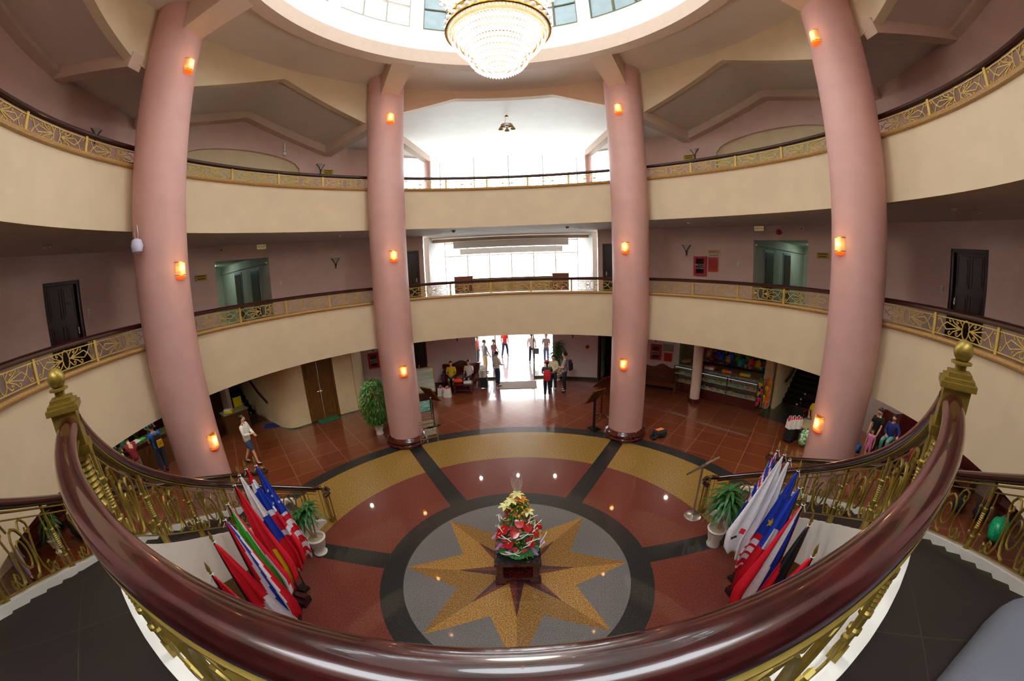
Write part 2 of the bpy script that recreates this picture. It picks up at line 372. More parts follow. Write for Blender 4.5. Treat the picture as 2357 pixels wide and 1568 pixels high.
# corridors behind the openings on the middle gallery
def corridor(s):
    nm='right' if s>0 else 'left'; m=MB(); a=s*60.5
    t=Vector((cos(radians(a)),-sin(radians(a)),0)); n=Vector((sin(radians(a)),cos(radians(a)),0)); p=n*10.0
    F=Matrix(((t.x,n.x,0,p.x),(t.y,n.y,0,p.y),(0,0,1,Z2),(0,0,0,1)))
    m.M=F; hw=.98
    m.box((-hw-.05,3,1.25),(.1,6,2.5)); m.box((hw+.05,3,1.25),(.1,6,2.5)); m.box((0,6.05,1.25),(2.2,.1,2.5))
    m.box((0,3,2.55),(2.3,6,.1)).box((0,3,-.04),(2.2,6.2,.1))
    m.box((hw-.04,3,2.2),(.08,6,.05)).box((-hw+.04,3,2.2),(.08,6,.05))
    struct(m.build('wall_corridor_'+nm,greenw,smooth=0))
    for q,(y,sd) in enumerate(((1.3,-s),(3.4,-s),(2.6,s))):
        d=thing('door_%d'%((5 if s<0 else 8)+q),None,None,tuple(F@Vector((sd*hw,y,0)))); d['kind']='structure'; inv=Matrix.Translation(-Vector(d.location))
        m=MB(); m.M=inv@F; m.box((sd*hw,y,1.04),(.06,.95,2.08)); m.build('frame',mat('grey_frame','#8a94a0',.4),d,smooth=0)
        m=MB(); m.M=inv@F; m.box((sd*(hw-.025),y,1.0),(.05,.78,2.0)); m.build('door_leaf',darkw,d,smooth=0)
    # unseen strip light added to brighten the corridor
    L=thing('corridor_lamp','bright white strip lamp lighting the %s corridor'%nm,'lamp',tuple(F@Vector((0,4.2,2.48)))); inv=Matrix.Translation(-Vector(L.location))
    m=MB(); m.M=inv@F; m.box((0,4.2,2.47),(.12,1.2,.05)); m.build('tube',mat('cool_tube','#ffffff',.4,var=0,emit='#d8f4ea',es=30),L,smooth=0)
    m=MB(); m.M=inv@F; m.box((0,4.2,2.5),(.16,1.26,.03)); m.build('housing',white,L,smooth=0)
corridor(1); corridor(-1)
# top gallery wall
wall_ring('wall_top_gallery',RW,.2,Z3,12.4,26,334,[(47.9,73.1,Z3,10.05),(-73.1+360,-47.9+360,Z3,10.05),(81,87.5,Z3,9.1),(272.5,279,Z3,9.1),(99,105,Z3,9.1)],galw)
def arch(s):
    m=MB(); n=24; c=60.5*s; hw=12.7
    vs=[];R=RW+.12
    pts=[(-hw,0),(hw,0)]+[(hw*cos(pi*i/n),1.75+.78*sin(pi*i/n)) for i in range(n+1)]
    m.poly([P(R,c+x,Z3+.0+z) for x,z in pts]); m.build('x',creamw)
for s in (1,-1):
    nm='right' if s>0 else 'left'
    ring('wall_arch_recess_'+nm,RW+.12,RW+.2,Z3,10.2,60.5*s-12.6,60.5*s+12.6,creamw)
    # spandrel above the segmental arch
    m=MB(); n=28
    def za(a): x=(a-60.5*s)/12.61; return 9.33+.57*sqrt(max(0,1-x*x))
    m.sector(RW,RW+.12,za,lambda a:10.06,60.5*s-12.59,60.5*s+12.59,n); struct(m.build('trim_arch_'+nm,galw))
door(RW+.06,81,87.5,Z3,9.1,12,darkw); door(RW+.06,-87.5,-81,Z3,9.1,13,darkw); door(RW+.06,99,105,Z3,9.1,14,darkw)
# ---------------------------------------------------------------- roof: flat ring, frieze, folded bays, drum
struct(MB().sector(4.61,RB+.0,11.3,11.4,-180,180).build('ceiling_inner_ring',ceilm))
struct(MB().sector(4.38,4.72,10.9,11.3,-180,180).build('ceiling_drum_beam',mat('beam_plaster','#d3bca8',.65,var=.02)))
beamm=MATS['beam_plaster']
for az in COLS:
    m=MB(); t_=radians(az); n_=Vector((sin(t_),cos(t_),0)); q_=Vector((cos(t_),-sin(t_),0)); vs=[]
    for R_,w_,z_ in ((4.6,.30,10.9),(6.1,.26,10.58)): vs+=[tuple(n_*R_-q_*w_+Vector((0,0,z_))),tuple(n_*R_+q_*w_+Vector((0,0,z_))),tuple(n_*R_+q_*w_+Vector((0,0,11.31))),tuple(n_*R_-q_*w_+Vector((0,0,11.31)))]
    m.add(vs,[(0,1,2,3),(7,6,5,4),(0,4,5,1),(1,5,6,2),(2,6,7,3),(3,7,4,0)]); struct(m.build('ceiling_radial_beam_%d'%(COLS.index(az)+1),beamm,smooth=0))
def prof(kn):
    def f(a):
        for (x0,z0),(x1,z1) in zip(kn,kn[1:]):
            if x0<=a<=x1: return z0+(z1-z0)*(a-x0)/(x1-x0)
        return kn[0][1] if a<kn[0][0] else kn[-1][1]
    return f
def mirror(kn): return sorted([(-a,z) for a,z in kn])
for s in (1,-1):
    nm='right' if s>0 else 'left'
    fk=[(33.3,9.8),(36.5,9.9),(59.8,10.98),(84,9.9),(89.7,9.8)]; bk=[(38,10.9),(42,10.13),(60,11.18),(81,10.3),(84,10.2)]
    fk2=[(89.7,9.8),(96,9.95),(118.5,11.0),(141,9.9),(146.3,9.8)]; bk2=[(84,10.25),(96.6,10.98),(118.5,12.2),(141,10.9),(150,10.6)]
    if s<0: fk,bk,fk2,bk2=map(mirror,(fk,bk,fk2,bk2))
    A0,A1=(33.3,89.7) if s>0 else (-89.7,-33.3); B0,B1=(89.7,146.3) if s>0 else (-146.3,-89.7)
    f1,b1,f2,b2=prof(fk),prof(bk),prof(fk2),prof(bk2)
    struct(MB().sector(RB-.1,RB+.12,f1,11.35,A0,A1,40).build('wall_frieze_'+nm,fascia)); struct(MB().sector(RB-.1,RB+.12,f2,11.35,B0,B1,40).build('wall_frieze_near_'+nm,fascia))
    for q,(fa,ba,lo,hi) in enumerate(((f1,b1,36.5,84),(f2,b2,96,141))):
        for s_ in (0,):
            m=MB(); n=44; r=[lo+(hi-lo)*i/n for i in range(n+1)]
            vs=[];fs=[]
            bl=[42,81] if q==0 else [96.6,141]
            for i,a in enumerate(r):
                ab=bl[0]+(bl[1]-bl[0])*i/n; a_,b_=(a,ab) if s>0 else (-a,-ab)
                for R_,aa,z in ((RB+.1,a_,fa(a_)+.12),(RW+.15,b_,ba(b_))):
                    vs+=[P(R_,aa,z),P(R_,aa,z+.12)]
            for i in range(n): o=i*4; fs+=[(o,o+2,o+6,o+4),(o+1,o+5,o+7,o+3)]
            m.add(vs,fs); struct(m.build('ceiling_fold_%s_%d'%(nm,q+1),ceilm,smooth=20))
            # eaves band along the wall
            m=MB(); vs=[];fs=[]
            for i in range(n+1):
                ab=bl[0]+(bl[1]-bl[0])*i/n; b_=ab if s>0 else -ab; z=ba(b_)
                vs+=[P(RW-.35,b_,z-.27),P(RW+.02,b_,z-.27),P(RW+.02,b_,z+.05),P(RW-.35,b_,z+.05)]
            for i in range(n):
                o=i*4
                for k in range(4): l=(k+1)%4; fs.append((o+k,o+4+k,o+4+l,o+l))
            m.add(vs,fs); struct(m.build('ceiling_eaves_%s_%d'%(nm,q+1),beamm,smooth=20))
            # valley beams
            for e,(ea,eb) in enumerate(((lo,bl[0]),(hi,bl[1]))):
                ea_,eb_=(ea,eb) if s>0 else (-ea,-eb); p0=Vector(P(RB-.1,ea_,fa(ea_))); p1=Vector(P(RW-.1,eb_,ba(eb_)-.12)); m=MB()
                m.tube([p0,p1],.16*1.414,4,flat=(1,1)); struct(m.build('ceiling_valley_beam_%s_%d'%(nm,q*2+e+1),beamm,smooth=0))
    # outer triangle of roof between bays
    for q,(x0,x1,ba,bb) in enumerate(((81,96.6,b1,b2),)):
        s0,s1=(x0,x1) if s>0 else (-x0,-x1)
        m=MB(); z0=10.3; z1=10.98; A=P(RB,s*84,10.0);B=P(RW+.2,s0,z0);C_=P(RW+.2,s1,z1);D_=P(RB,s*96,10.05)
        m.poly([A,B,C_,D_]); m.poly([(x,y,z+.1) for x,y,z in (A,B,C_,D_)]); struct(m.build('ceiling_wedge_'+nm,ceilm,smooth=0))
struct(MB().sector(RB-.1,RB+.12,prof([(-33.3,10.2),(-28,10.45),(-13.7,11.02),(13.7,11.02),(28,10.4),(33.3,10.2)]),11.35,-33.3,33.3,50).build('wall_frieze_front',mat('frieze_plaster','#d8b99b',.65,var=.02)))
# vault over the far bay
def vault():
    m=MB(); n=20; vs=[];fs=[]
    for j,(y,w,h,zb) in enumerate(((6.0,4.4,1.05,10.15),(8,4.3,1.1,10.12),(10.6,4.6,1.0,10.15),(13.6,5.4,.95,10.15))):
        for i in range(n+1):
            a=pi*i/n; x=-w*cos(a); z=zb+h*min(1,sin(a)*1.0)**.7
            vs+= [(x,y+.0 if j else sqrt(max(1,RB*RB-x*x)),z),(x,y if j else sqrt(max(1,RB*RB-x*x)),z+.12)]
    k=(n+1)*2
    for j in range(3):
        for i in range(n): o=j*k+i*2; fs+=[(o,o+2,o+k+2,o+k),(o+1,o+k+1,o+k+3,o+3)]
    m.add(vs,fs); struct(m.build('ceiling_vault',whitep))
    for s in (1,-1):
        m=MB(); m.tube([(s*4.3,5.3,10.35),(s*3.5,10.6,10.28)],.2,4); struct(m.build('ceiling_vault_beam_%s'%('right' if s>0 else 'left'),beamm,smooth=0))
        # sloping light-coloured side plane
        m=MB(); m.poly([(s*3.55,10.4,10.25),(s*4.4,5.6,10.35),(s*6.7,7.2,10.2),(s*6.7,7.5,9.9)]); struct(m.build('ceiling_side_%s'%('right' if s>0 else 'left'),whitep,smooth=0))
        t=thing('pillar','slim pink round pillar on the top gallery, %s of the bright vault'%('right' if s>0 else 'left'),'pillar',(s*3.48,10.6,Z3))
        MB().lathe([(.15,0),(.15,2.85)],n=20).build('shaft',pink,t)
    # glazed end wall on both upper floors
    for z0,z1,nm in ((Z2,Z3B+.06,'middle'),(Z3,11.3,'top')):
        m=MB()
        hw=3.4 if nm=='middle' else 5.3
        for x in (-1,-.66,-.33,0,.33,.66,1): m.box((x*hw,13.5,(z0+z1)/2),(.06,.08,z1-z0))
        for z in (z0+.05,z0+2.1,z1-.05): m.box((0,13.5,z),(2*hw+.1,.1,.06))
        w=struct(m.build('window_%d'%(1 if nm=='middle' else 2),white,smooth=0))
        m=MB(); m.box((0,13.5,(z0+z1)/2),(2*hw,.01,z1-z0)); m.build('pane',mat('thin_glass','#ffffff',.02,var=0,alpha=.12),w,smooth=0)
        for s in (1,-1):
            m=MB(); m.box((s*(3.5 if nm=='middle' else 5.4),11.75,(z0+z1)/2),(.2,3.6,z1-z0)); struct(m.build('wall_bay_%s_%s'%(nm,'right' if s>0 else 'left'),whitep,smooth=0))
            if nm=='top':
                m=MB(); m.box((s*6.2,9.9,9.4),(1.7,.12,4)); struct(m.build('wall_bay_return_%s'%('right' if s>0 else 'left'),whitep,smooth=0))
    m=MB(); m.box((0,10.7,6.6),(6.75,.14,.13)); struct(m.build('trim_lintel_1',beamm,smooth=0))
    m=MB(); m.box((0,12.05,6.48),(5.4,.16,.33)); struct(m.build('trim_lintel_2',drumw,smooth=0))
    m=MB(); m.box((0,13.1,6.2),(5.1,.16,.28)); struct(m.build('trim_lintel_3',drumw,smooth=0))
vault()
def drum():
    holes=[]; spans=[(15+30*k-12.6,15+30*k+12.6) for k in range(12)]
    wall_ring('wall_drum',4.4,.2,11.3,14.2,0,360,[(a,b,12.0,13.4) for a,b in spans],drumw)
    tealg=mat('frosted_pane','#8fa3a6',.35,var=.1,scale=4,trans=.25); gf=mat('green_window_frame','#5c5a36',.5); wf=mat('pale_window_frame','#a9a89a',.4,var=.05)
    frost={11:(0,),0:(2,),1:(0,1,2),9:(),10:(),8:(0,1,2)}
    for k,(a,b) in enumerate(spans):
        fr=frost.get(k,(1,)); w=MB()
        for i in range(4):
            x=a+(b-a)*i/3; w.sector(4.42,4.52,12.0,13.4,x-.35,x+.35,1)
        w.sector(4.42,4.52,12.0,12.06,a,b,5); w.sector(4.42,4.52,13.34,13.4,a,b,5)
        w.sector(4.43,4.5,12.75,12.79,a,b,5)
        o=struct(w.build('window_%d'%(k+3),gf if fr else wf,smooth=0))
        for i in range(3):
            x0=a+(b-a)*i/3+.35; x1=a+(b-a)*(i+1)/3-.35
            p=MB().sector(4.46,4.47,12.05,13.35,x0,x1,2).build('pane',tealg if i in fr else MATS['thin_glass'],o,smooth=0)
    m=MB(); m.lathe([(4.6,14.2),(4.2,14.9),(3.2,15.5),(1.9,15.85),(1.9,16.0),(3.3,15.65),(4.35,15.0),(4.75,14.2)],n=48,cap=False); struct(m.build('ceiling_dome',drumw))  # unseen dome, its open top added to brighten the drum
drum()
# ---------------------------------------------------------------- ground floor shell
GH=3.16
def gwall(nm,a0,a1,m_,R=RG,holes=[],z1=GH): return wall_ring('wall_ground_'+nm,R,.2,0,z1,a0,a1,holes,m_)
gwall('front_left',-37.5,-9.2,lilac,holes=[(-24.6,-20.4,0,2.35)])
gwall('front_over_door',-9.2,9.2,lilac,holes=[(-9.2,9.2,0,3.05)])
gwall('front_right',9.2,37.2,lilac,holes=[(19.6,25.5,0,2.4)])
for nm,a0,a1 in (('left',-20.2,-9.4),('right',9.4,19.4),('far_right',25.7,37)):
    struct(MB().sector(RG-.03,RG+.01,0,.12,a0,a1).build('baseboard_'+nm,MATS['black_inlay']))
door(RG+.06,-24.6,-20.4,0,2.35,15,darkw,side=-1)
# dark side passage on the right of the entrance
def passage():
    m=MB(); m.M=wallM(RG,22.5,0); m.box((-.62,1.3,-1.5),(.08,2.6,2.8)).box((.62,1.3,-1.5),(.08,2.6,2.8)).box((0,1.3,-2.9),(1.3,2.6,.1)).box((0,2.5,-1.5),(1.3,.1,2.9))
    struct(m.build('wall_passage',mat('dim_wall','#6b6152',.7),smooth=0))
    d=thing('door_16',None,None,P(RG,22.5,0)); d['kind']='structure'; inv=Matrix.Translation(-Vector(d.location))
    m=MB(); m.M=inv@wallM(RG,22.5,0); m.box((-.58,1.2,-.05),(.08,2.4,.25)).box((.58,1.2,-.05),(.08,2.4,.25)).box((0,2.36,-.05),(1.24,.08,.25)); m.build('frame',darkw,d,smooth=0)
    m=MB(); m.M=inv@wallM(RG,22.5,0); 
    for i in range(8): m.box((-.48+.04*(i%2),1.15,-.25-.1*i),(.05,2.2,.1))
    m.build('curtain',mat('teal_curtain','#6f8f7c',.8),d,smooth=0)
passage()
# shop recess
for nm,a0,a1,R in (('shop_back',37,57,13.6),):
    gwall(nm,a0,a1,creamw,R)
def radial_wall(nm,az,R0,R1,m_,th=.16,z1=GH,rot=0):
    a=radians(az); c=P((R0+R1)/2,az,z1/2); struct(MB().box(c,(th,R1-R0,z1),rz=-a).build('wall_'+nm,m_,smooth=0))
radial_wall('shop_left',37.3,11.6,13.7,mat('pale_green_wall','#c9d6bf',.6)); radial_wall('shop_right',57.0,11.5,13.7,creamw,.3)
radial_wall('stair_right_side',58.6,11.7,16.5,creamw,.14); radial_wall('stair_right_far',67.2,12.4,16.5,galw)
gwall('stair_right_back',57,68,galw,16.4); gwall('right',67,150,mat('mauve_grey_wall','#a89790',.65,var=.03),12.6)
gwall('left',-150,-106,creamw,12.6); gwall('reception_back',-106,-62,mat('dark_panelling','#3b1c12',.35,var=.25,stretch=(4,4,.6)),14.2)
radial_wall('reception_side',-106,12.6,14.3,galw); radial_wall('stair_left_side',-62.0,13.2,16.5,galw)
gwall('stair_left_back',-63,-50,galw,16.4); gwall('back',150,210,creamw,12.6)
struct(MB().sector(RW+4.1,17,3.09,3.16,-180,180).build('ceiling_ground_outer',ceilm))
# curved cream enclosure with the brown double door
wall_ring('wall_curved_left',10.15,.2,0,GH,-52.2,-39,[(-50.3,-43.3,0,2.38)],creamw)
def wall_path(nm,pts,m_,th=.2):
    n=len(pts); out=[];inn=[]
    for i,p in enumerate(pts):
        a=Vector(pts[max(0,i-1)]);b=Vector(pts[min(n-1,i+1)]); t=(b-a).normalized(); q=Vector((-t.y,t.x)); out.append(tuple(Vector(p)+q*th/2)); inn.append(tuple(Vector(p)-q*th/2))
    m=MB(); vs=[];fs=[]
    for o_,i_ in zip(out,inn): vs+=[(*o_,0),(*i_,0),(*i_,GH),(*o_,GH)]
    for i in range(n-1):
        o=i*4
        for k in range(4): l=(k+1)%4; fs.append((o+k,o+4+k,o+4+l,o+l))
    fs+= [(0,1,2,3),(n*4-4,n*4-1,n*4-2,n*4-3)]
    m.add(vs,fs); return struct(m.build(nm,m_))
def arc_pts(p0,c,p1,n=8):
    return [((1-t)**2*p0[0]+2*t*(1-t)*c[0]+t*t*p1[0],(1-t)**2*p0[1]+2*t*(1-t)*c[1]+t*t*p1[1]) for t in [i/n for i in range(n+1)]]
A=P(10.25,-52.2)[:2]; wall_path('wall_curved_corner_left',arc_pts(A,(-8.35,5.85),(-9.0,6.12))+[(-10.1,6.72),(-11.4,7.35),(-14.0,8.7)],creamw)
A=P(10.25,-39)[:2]; wall_path('wall_curved_corner_right',arc_pts(A,(-6.2,8.25),(-6.5,8.85))+[(-7.05,9.6)],creamw)
door(10.21,-50.3,-43.3,0,2.38,17,brownw,panels=((.05,.3),(.36,.68),(.73,.95)),double=True)
m=MB(); bl=[(-9.7,6.35),(-9.0,5.98)]+arc_pts((-8.7,5.88),(-8.1,5.6),P(9.95,-52)[:2],4)+[P(9.95,a)[:2] for a in (-48,-44,-40)]+[(-6.3,8.0),(-6.35,8.6)]
for (x0,y0),(x1,y1) in zip(bl,bl[1:]):
    t=Vector((x1-x0,y1-y0)).normalized()*.02; q=Vector((t.y,-t.x))*-6.5
    m.poly([(x0,y0,.003),(x1,y1,.003),(x1+q.x*2.2,y1+q.y*2.2,.003),(x0+q.x*2.2,y0+q.y*2.2,.003)])
struct(m.build('trim_floor_border',MATS['black_inlay'],smooth=0))
# dark stairs leading out left and right, small diamond riser lights drawn in plain pale colour
def outer_steps(s):
    a0,a1=(58.8,66.9) if s>0 else (-61.8,-56.2); nm='right' if s>0 else 'left'; R0=12.75 if s>0 else 13.3
    t=thing('staircase','black granite side staircase with small diamond inlays at the far %s'%nm,'staircase',P(R0,(a0+a1)/2,0)); inv=Vector(t.location)
    m=MB()
    for k in range(10): m.sector(R0+.28*k,R0+.28*(k+1)+.02,0,.165*(k+1),a0,a1,3)
    m.v=[tuple(Vector(v)-inv) for v in m.v]; m.build('steps',mat('very_dark_granite','#141213',.2,var=.2),t,smooth=0)
    for k in range(3):
        az=(a0+a1)/2-(.7 if s>0 else -.4)+s*.25*(k-1); R=R0+.28*k-.004; M=wallM(R,az,.165*k+.085,.004)
        m=MB(); m.M=Matrix.Translation(-inv)@M; m.poly([(-.05,0,0),(0,-.05,0),(.05,0,0),(0,.05,0)]); m.build('inlay',mat('pale_inlay','#c9ccd2',.4),t,smooth=0)
    M=wallM(R0+.3,a1+.2 if s<0 else a0-.1,.9)
outer_steps(1); outer_steps(-1)
# wall handrails of the side stairs
h=thing('wall_handrail','dark wall handrail sloping up beside the left side staircase','handrail',(-10.2,6.7,.9)); m=MB(); p=[(-9.6,6.42,.85),(-10.3,6.76,1.15),(-11.2,7.2,1.75),(-12.3,7.75,2.4)]
m.tube([tuple(Vector(q)+Vector((-.12*.45,-.12,0))-Vector(h.location)) for q in p],.05,4,flat=(.5,1.1)); m.build('rail',darkw,h)
h=thing('wall_handrail','dark wall handrail sloping up beside the right side staircase','handrail',P(13.2,59.2,1)); m=MB()
m.tube([tuple(Vector(P(R,59.5,z))-Vector(h.location)) for R,z in ((12.4,1.0),(13.0,1.1),(14.2,1.85),(15,2.4))],.05,4,flat=(.5,1.1)); m.build('rail',darkw,h)
# ---------------------------------------------------------------- grand stairs and landing
zri=lambda a:1.12+.0525*(abs(a)-79.7)
zro=lambda a:1.28+.0486*(abs(a)-80.8)
ai=lambda z:(z+.93-1.12)/.0525+79.7
ao=lambda z:(z+.93-1.28)/.0486+80.8
stairw=mat('stair_plaster','#e4e2d8',.45,var=.03,scale=2,bump=.03,bscale=40)
def stairs(s):
    nm='right' if s>0 else 'left'
    t=thing('staircase','curved dark granite staircase descending on the %s side of the hall'%nm,'staircase',P(5.1,s*112,0)); inv=Vector(t.location)
    m=MB()
    for k in range(24):
        z0,z1=.1625*k,.1625*(k+1); n=2; vs=[];fs=[]
        for i in range(n+1):
            zz=z0+(z1-z0)*i/n*1.12
            A=s*min(ai(zz+.08),150.9); B=s*min(ao(zz+.08),154)
            lo=max(0,z1-.42)
            vs+=[P(4.55,A,lo),P(5.74,B,lo),P(5.74,B,z1),P(4.55,A,z1)]
        for i in range(n):
            o=i*4
            for q in range(4): l=(q+1)%4; fs.append((o+q,o+4+q,o+4+l,o+l))
        fs+=[(0,1,2,3),(n*4,n*4+3,n*4+2,n*4+1)]; m.add(vs,fs)
    m.v=[tuple(Vector(v)-inv) for v in m.v]; m.build('steps',blackg,t,smooth=0)
    for R0,R1,f,lo,hi,a0,a1,pn in ((4.44,4.6,zri,1.64,.87,75.8,150.6,'inner_stringer'),(5.73,5.87,zro,1.45,.78,73.4,153.5,'outer_stringer')):
        m=MB().sector(R0,R1,lambda a:max(0,min(f(a)-lo,3.2)),lambda a:max(.06,min(f(a)-hi,3.97)),s*a0,s*a1,50)
        m.v=[tuple(Vector(v)-inv) for v in m.v]; m.build(pn,stairw,t)
    return t
stairs(1); stairs(-1)
# landing
land=bpy.data.materials.new('landing_granite'); land.use_nodes=True
def landmat():
    nt=land.node_tree; b=nt.nodes['Principled BSDF']; tc=nt.nodes.new('ShaderNodeTexCoord'); br=nt.nodes.new('ShaderNodeTexBrick'); br.offset=0
    mp=nt.nodes.new('ShaderNodeMapping'); mp.inputs['Rotation'].default_value=(0,0,radians(38)); nt.links.new(tc.outputs['Object'],mp.inputs[0]); nt.links.new(mp.outputs[0],br.inputs['Vector'])
    br.inputs['Scale'].default_value=1; br.inputs['Brick Width'].default_value=.6; br.inputs['Row Height'].default_value=.6; br.inputs['Mortar Size'].default_value=.003
    br.inputs['Color1'].default_value=lin('#1d1918'); br.inputs['Color2'].default_value=lin('#211c1b'); br.inputs['Mortar'].default_value=lin('#3a3431')
    nt.links.new(br.outputs[0],b.inputs['Base Color']); b.inputs['Roughness'].default_value=.35
landmat()
def landing_outline(R0):
    inn=[P(R0,a)[:2] for a in [150.6+58.8*i/30 for i in range(31)]]
    out=[P(5.3,207.6)[:2],P(5.87,206.2)[:2]]+[P(RB+.35,a)[:2] for a in [213.6-67.2*i/30 for i in range(31)]]+[P(5.87,153.8)[:2],P(5.3,152.4)[:2]]
    return inn+out
struct(MB().prism(landing_outline(4.56),3.3,Z2+.004).build('floor_landing',land,smooth=0))
struct(MB().sector(4.43,4.62,3.15,3.94,150.3,209.7).build('trim_landing_edge',stairw))
struct(MB().prism(landing_outline(4.63),3.15,3.29).build('ceiling_under_landing',stairw,smooth=0))
# railings of stairs and landing
def stair_unit(mb_tube,c,Lw,Hh,f,rr):
    """scroll work centred on arc length c; f(x,h)->point"""
    def T(pts,r=rr): mb_tube.tube([f(c+x,h) for x,h in pts],r,5,caps=True,flat=(1,1.25),up=(0,0,1)) if False else mb_tube.tube([f(c+x,h) for x,h in pts],r,5)
    n=26
    T([( (.17-.135*i/n)*sin(-2*pi*1.9*i/n),.3-(.28-.22*i/n)*cos(2*pi*1.9*i/n)) for i in range(n+1)],[rr*(1.25-.5*i/n) for i in range(n+1)])
    for s in (1,-1):
        T([(s*(.1),.5),(s*.14,.575),(s*.2,.6),(s*.265,.56),(s*.275,.49),(s*.235,.455),(s*.2,.48),(s*.215,.52)])
        T([(s*.275,.52),(s*.235,.40),(s*.19,.25),(s*.2,.11),(s*.25,.02),(s*.315,.02),(s*.345,.08),(s*.32,.14),(s*.28,.12),(s*.285,.08)])
        T([(s*.345,.08),(s*.37,.02),(s*.40,.01),(s*.42,.05),(s*.405,.1),(s*.385,.08)])
def rail_thing(label,R,zf,a0,a1,posts,s,endpost=True,units=None):
    cz=P(R,s*(a0+a1)/2,max(0,zf((a0+a1)/2)-.95)); t=thing('stair_railing',label,'railing',cz); inv=Vector(cz)
    n=int(abs(a1-a0)/1.2); az=[a0+(a1-a0)*i/n for i in range(n+1)]
    def fin(mb,name,m_,sm=35): mb.v=[tuple(Vector(v)-inv) for v in mb.v]; return mb.build(name,m_,t,smooth=sm)
    pts=[P(R,s*a,zf(a)) for a in az]
    if endpost: # bottom volute
        a=radians(s*a0); tg=Vector((-cos(a)*s,sin(a)*s,0)); inn=Vector((-sin(a),-cos(a),0)); sg=1 if R<5 else -1; inn*=sg
        p0=Vector(P(R,s*a0,zf(a0))); v=[]
        for i in range(1,13):
            th=pi*1.15*i/12; rad=.17; v.append(tuple(p0+tg*(rad*sin(th)+.02*i/12)+inn*(rad*(1-cos(th)))+Vector((0,0,-.05*sin(min(th,pi/2))-.02*i/12))))
        pts=v[::-1]+pts
        fin(MB().tube(pts,.052,12,flat=(1.05,.95)),'handrail',railw)
    else: fin(MB().tube(pts,[.054+.003*sin(pi*i/(len(pts)-1)) for i in range(len(pts))],20,flat=(1.08,1.0)),'handrail',railw)
    ln_=not endpost
    fin(MB().tube([P(R+(.008 if ln_ else 0),s*a,zf(a)-(.088 if ln_ else .075)) for a in az],.026,8,flat=(1.75 if ln_ else 1.6,.4)),'top_strip',brass)
    fin(MB().tube([P(R,s*a,zf(a)-.145) for a in az],.008,5),'upper_bar',brass)
    fin(MB().tube([P(R,s*a,zf(a)-.755) for a in az],.009,5),'bottom_bar',brass)
    for a in posts:
        m=MB(); z=zf(a); x,y,_=P(R,s*a,0)
        m.box((x,y,z-.83),(.055,.055,.17),rz=-radians(s*a)); m.box((x,y,z-.93),(.075,.06,.12),rz=-radians(s*a))
        m.lathe([(.022,0),(.022,.1),(.032,.11),(.032,.13),(.02,.14),(.02,.2),(.03,.21),(.03,.23),(.018,.24)]+[(.018+.008*(i%2),.24+.011*i) for i in range(16)]+[(.03,.42),(.03,.44),(.02,.45),(.02,.7)],(x,y,z-.755),8)
        fin(m,'post',brass)
        for d in (-.1,.1):
            aa=a+degrees(d/R); zz=zf(aa); m=MB(); x,y,_=P(R,s*aa,0)
            m.lathe([(.008,0),(.008,.14),(.018,.15),(.018,.17),(.008,.18),(.008,.43),(.018,.44),(.018,.46),(.008,.47),(.008,.61)],(x,y,zz-.755),6)
            fin(m,'rod',brass)
    f=lambda x,h:P(R,s*degrees(x/R),zf(degrees(x/R))-.75+h*.99)
    for c in units:
        m=MB(); stair_unit(m,radians(c)*R,1,.6,f,.0135 if endpost else .017); fin(m,'scroll_panel',brass)
    if endpost:
        q=MB(); a=a0-.6; x,y,_=P(R-.0,s*a,0); zt=zf(a0)-.05
        xx,yy,_=P(R-(.17 if R<5 else -.17),s*(a0-1.2),0)
        q.box((xx,yy,.06),(.1,.1,.12)).lathe([(.02,.12),(.03,.14),(.018,.18),(.018,.5),(.03,.52),(.018,.55),(.016,zt-.02),(.03,zt),(.03,zt+.02),(.015,zt+.03)],(xx,yy,0),10).ball((xx,yy,zt+.075),.05,12); fin(q,'end_post',brass)
        for i in range(7):
            k=(i+1)/8; th=pi*1.15*k; p=p0+tg*(.17*sin(th))+inn*(.17*(1-cos(th)))
            fin(MB().cyl((p.x,p.y,.02),(p.x,p.y,p0.z-.06),.008,5),'end_rod',brass)
    return t
def mids(ps): return [(ps[i]+ps[i+1])/2 for i in range(len(ps)-1)]
IP=[80.3,93.3,106.6,119.9,133.2,146.3]; OP=[80.5,93,105.6,118.6,131.5,144.4]
for s in (1,-1):
    nm='right' if s>0 else 'left'
    rail_thing('inner railing of the %s staircase with large brass scrolls'%nm,4.52,zri,75.9,149.2,IP,s,True,mids(IP))
    rail_thing('outer railing of the %s staircase with large brass scrolls'%nm,5.8,zro,79.5,153.5,OP,s,True,mids(OP)+[149.3])
LPp=[163,180,197]
rail_thing('curved landing railing with thick dark handrail in the foreground',4.54,lambda a:4.755,150.2,209.8,LPp,1,False,[156.8,171.5,188.5,203.2])
def newel(s):
    az=s*149.6; x,y,_=P(4.55,az,0); t=thing('newel_post','brass newel post with a ball finial at the top of the %s staircase'%('right' if s>0 else 'left'),'newel post',(x,y,Z2+.045),-radians(az))
    MB().box((0,0,.05),(.14,.14,.1)).lathe([(.05,.1),(.065,.12),(.065,.15),(.04,.18),(.062,.25),(.06,.3),(.035,.33)]+[(.044+.016*(i%2),.34+.018*i) for i in range(15)]+[(.062,.60),(.066,.63),(.05,.66)],n=18).build('shaft',brass,t)
    MB().box((0,0,.665),(.185,.185,.05)).box((0,0,.785),(.152,.152,.24)).box((0,0,.905),(.2,.2,.03)).box((0,0,.928),(.17,.17,.022)).box((0,0,.95),(.13,.13,.025)).build('block',brass,t,smooth=0)
    MB().lathe([(.045,.96),(.032,.972),(.032,.995),(.06,1.003),(.06,1.013),(.026,1.02)],n=18).ball((0,0,1.065),.056,20).build('ball_finial',brass,t)
newel(1); newel(-1)
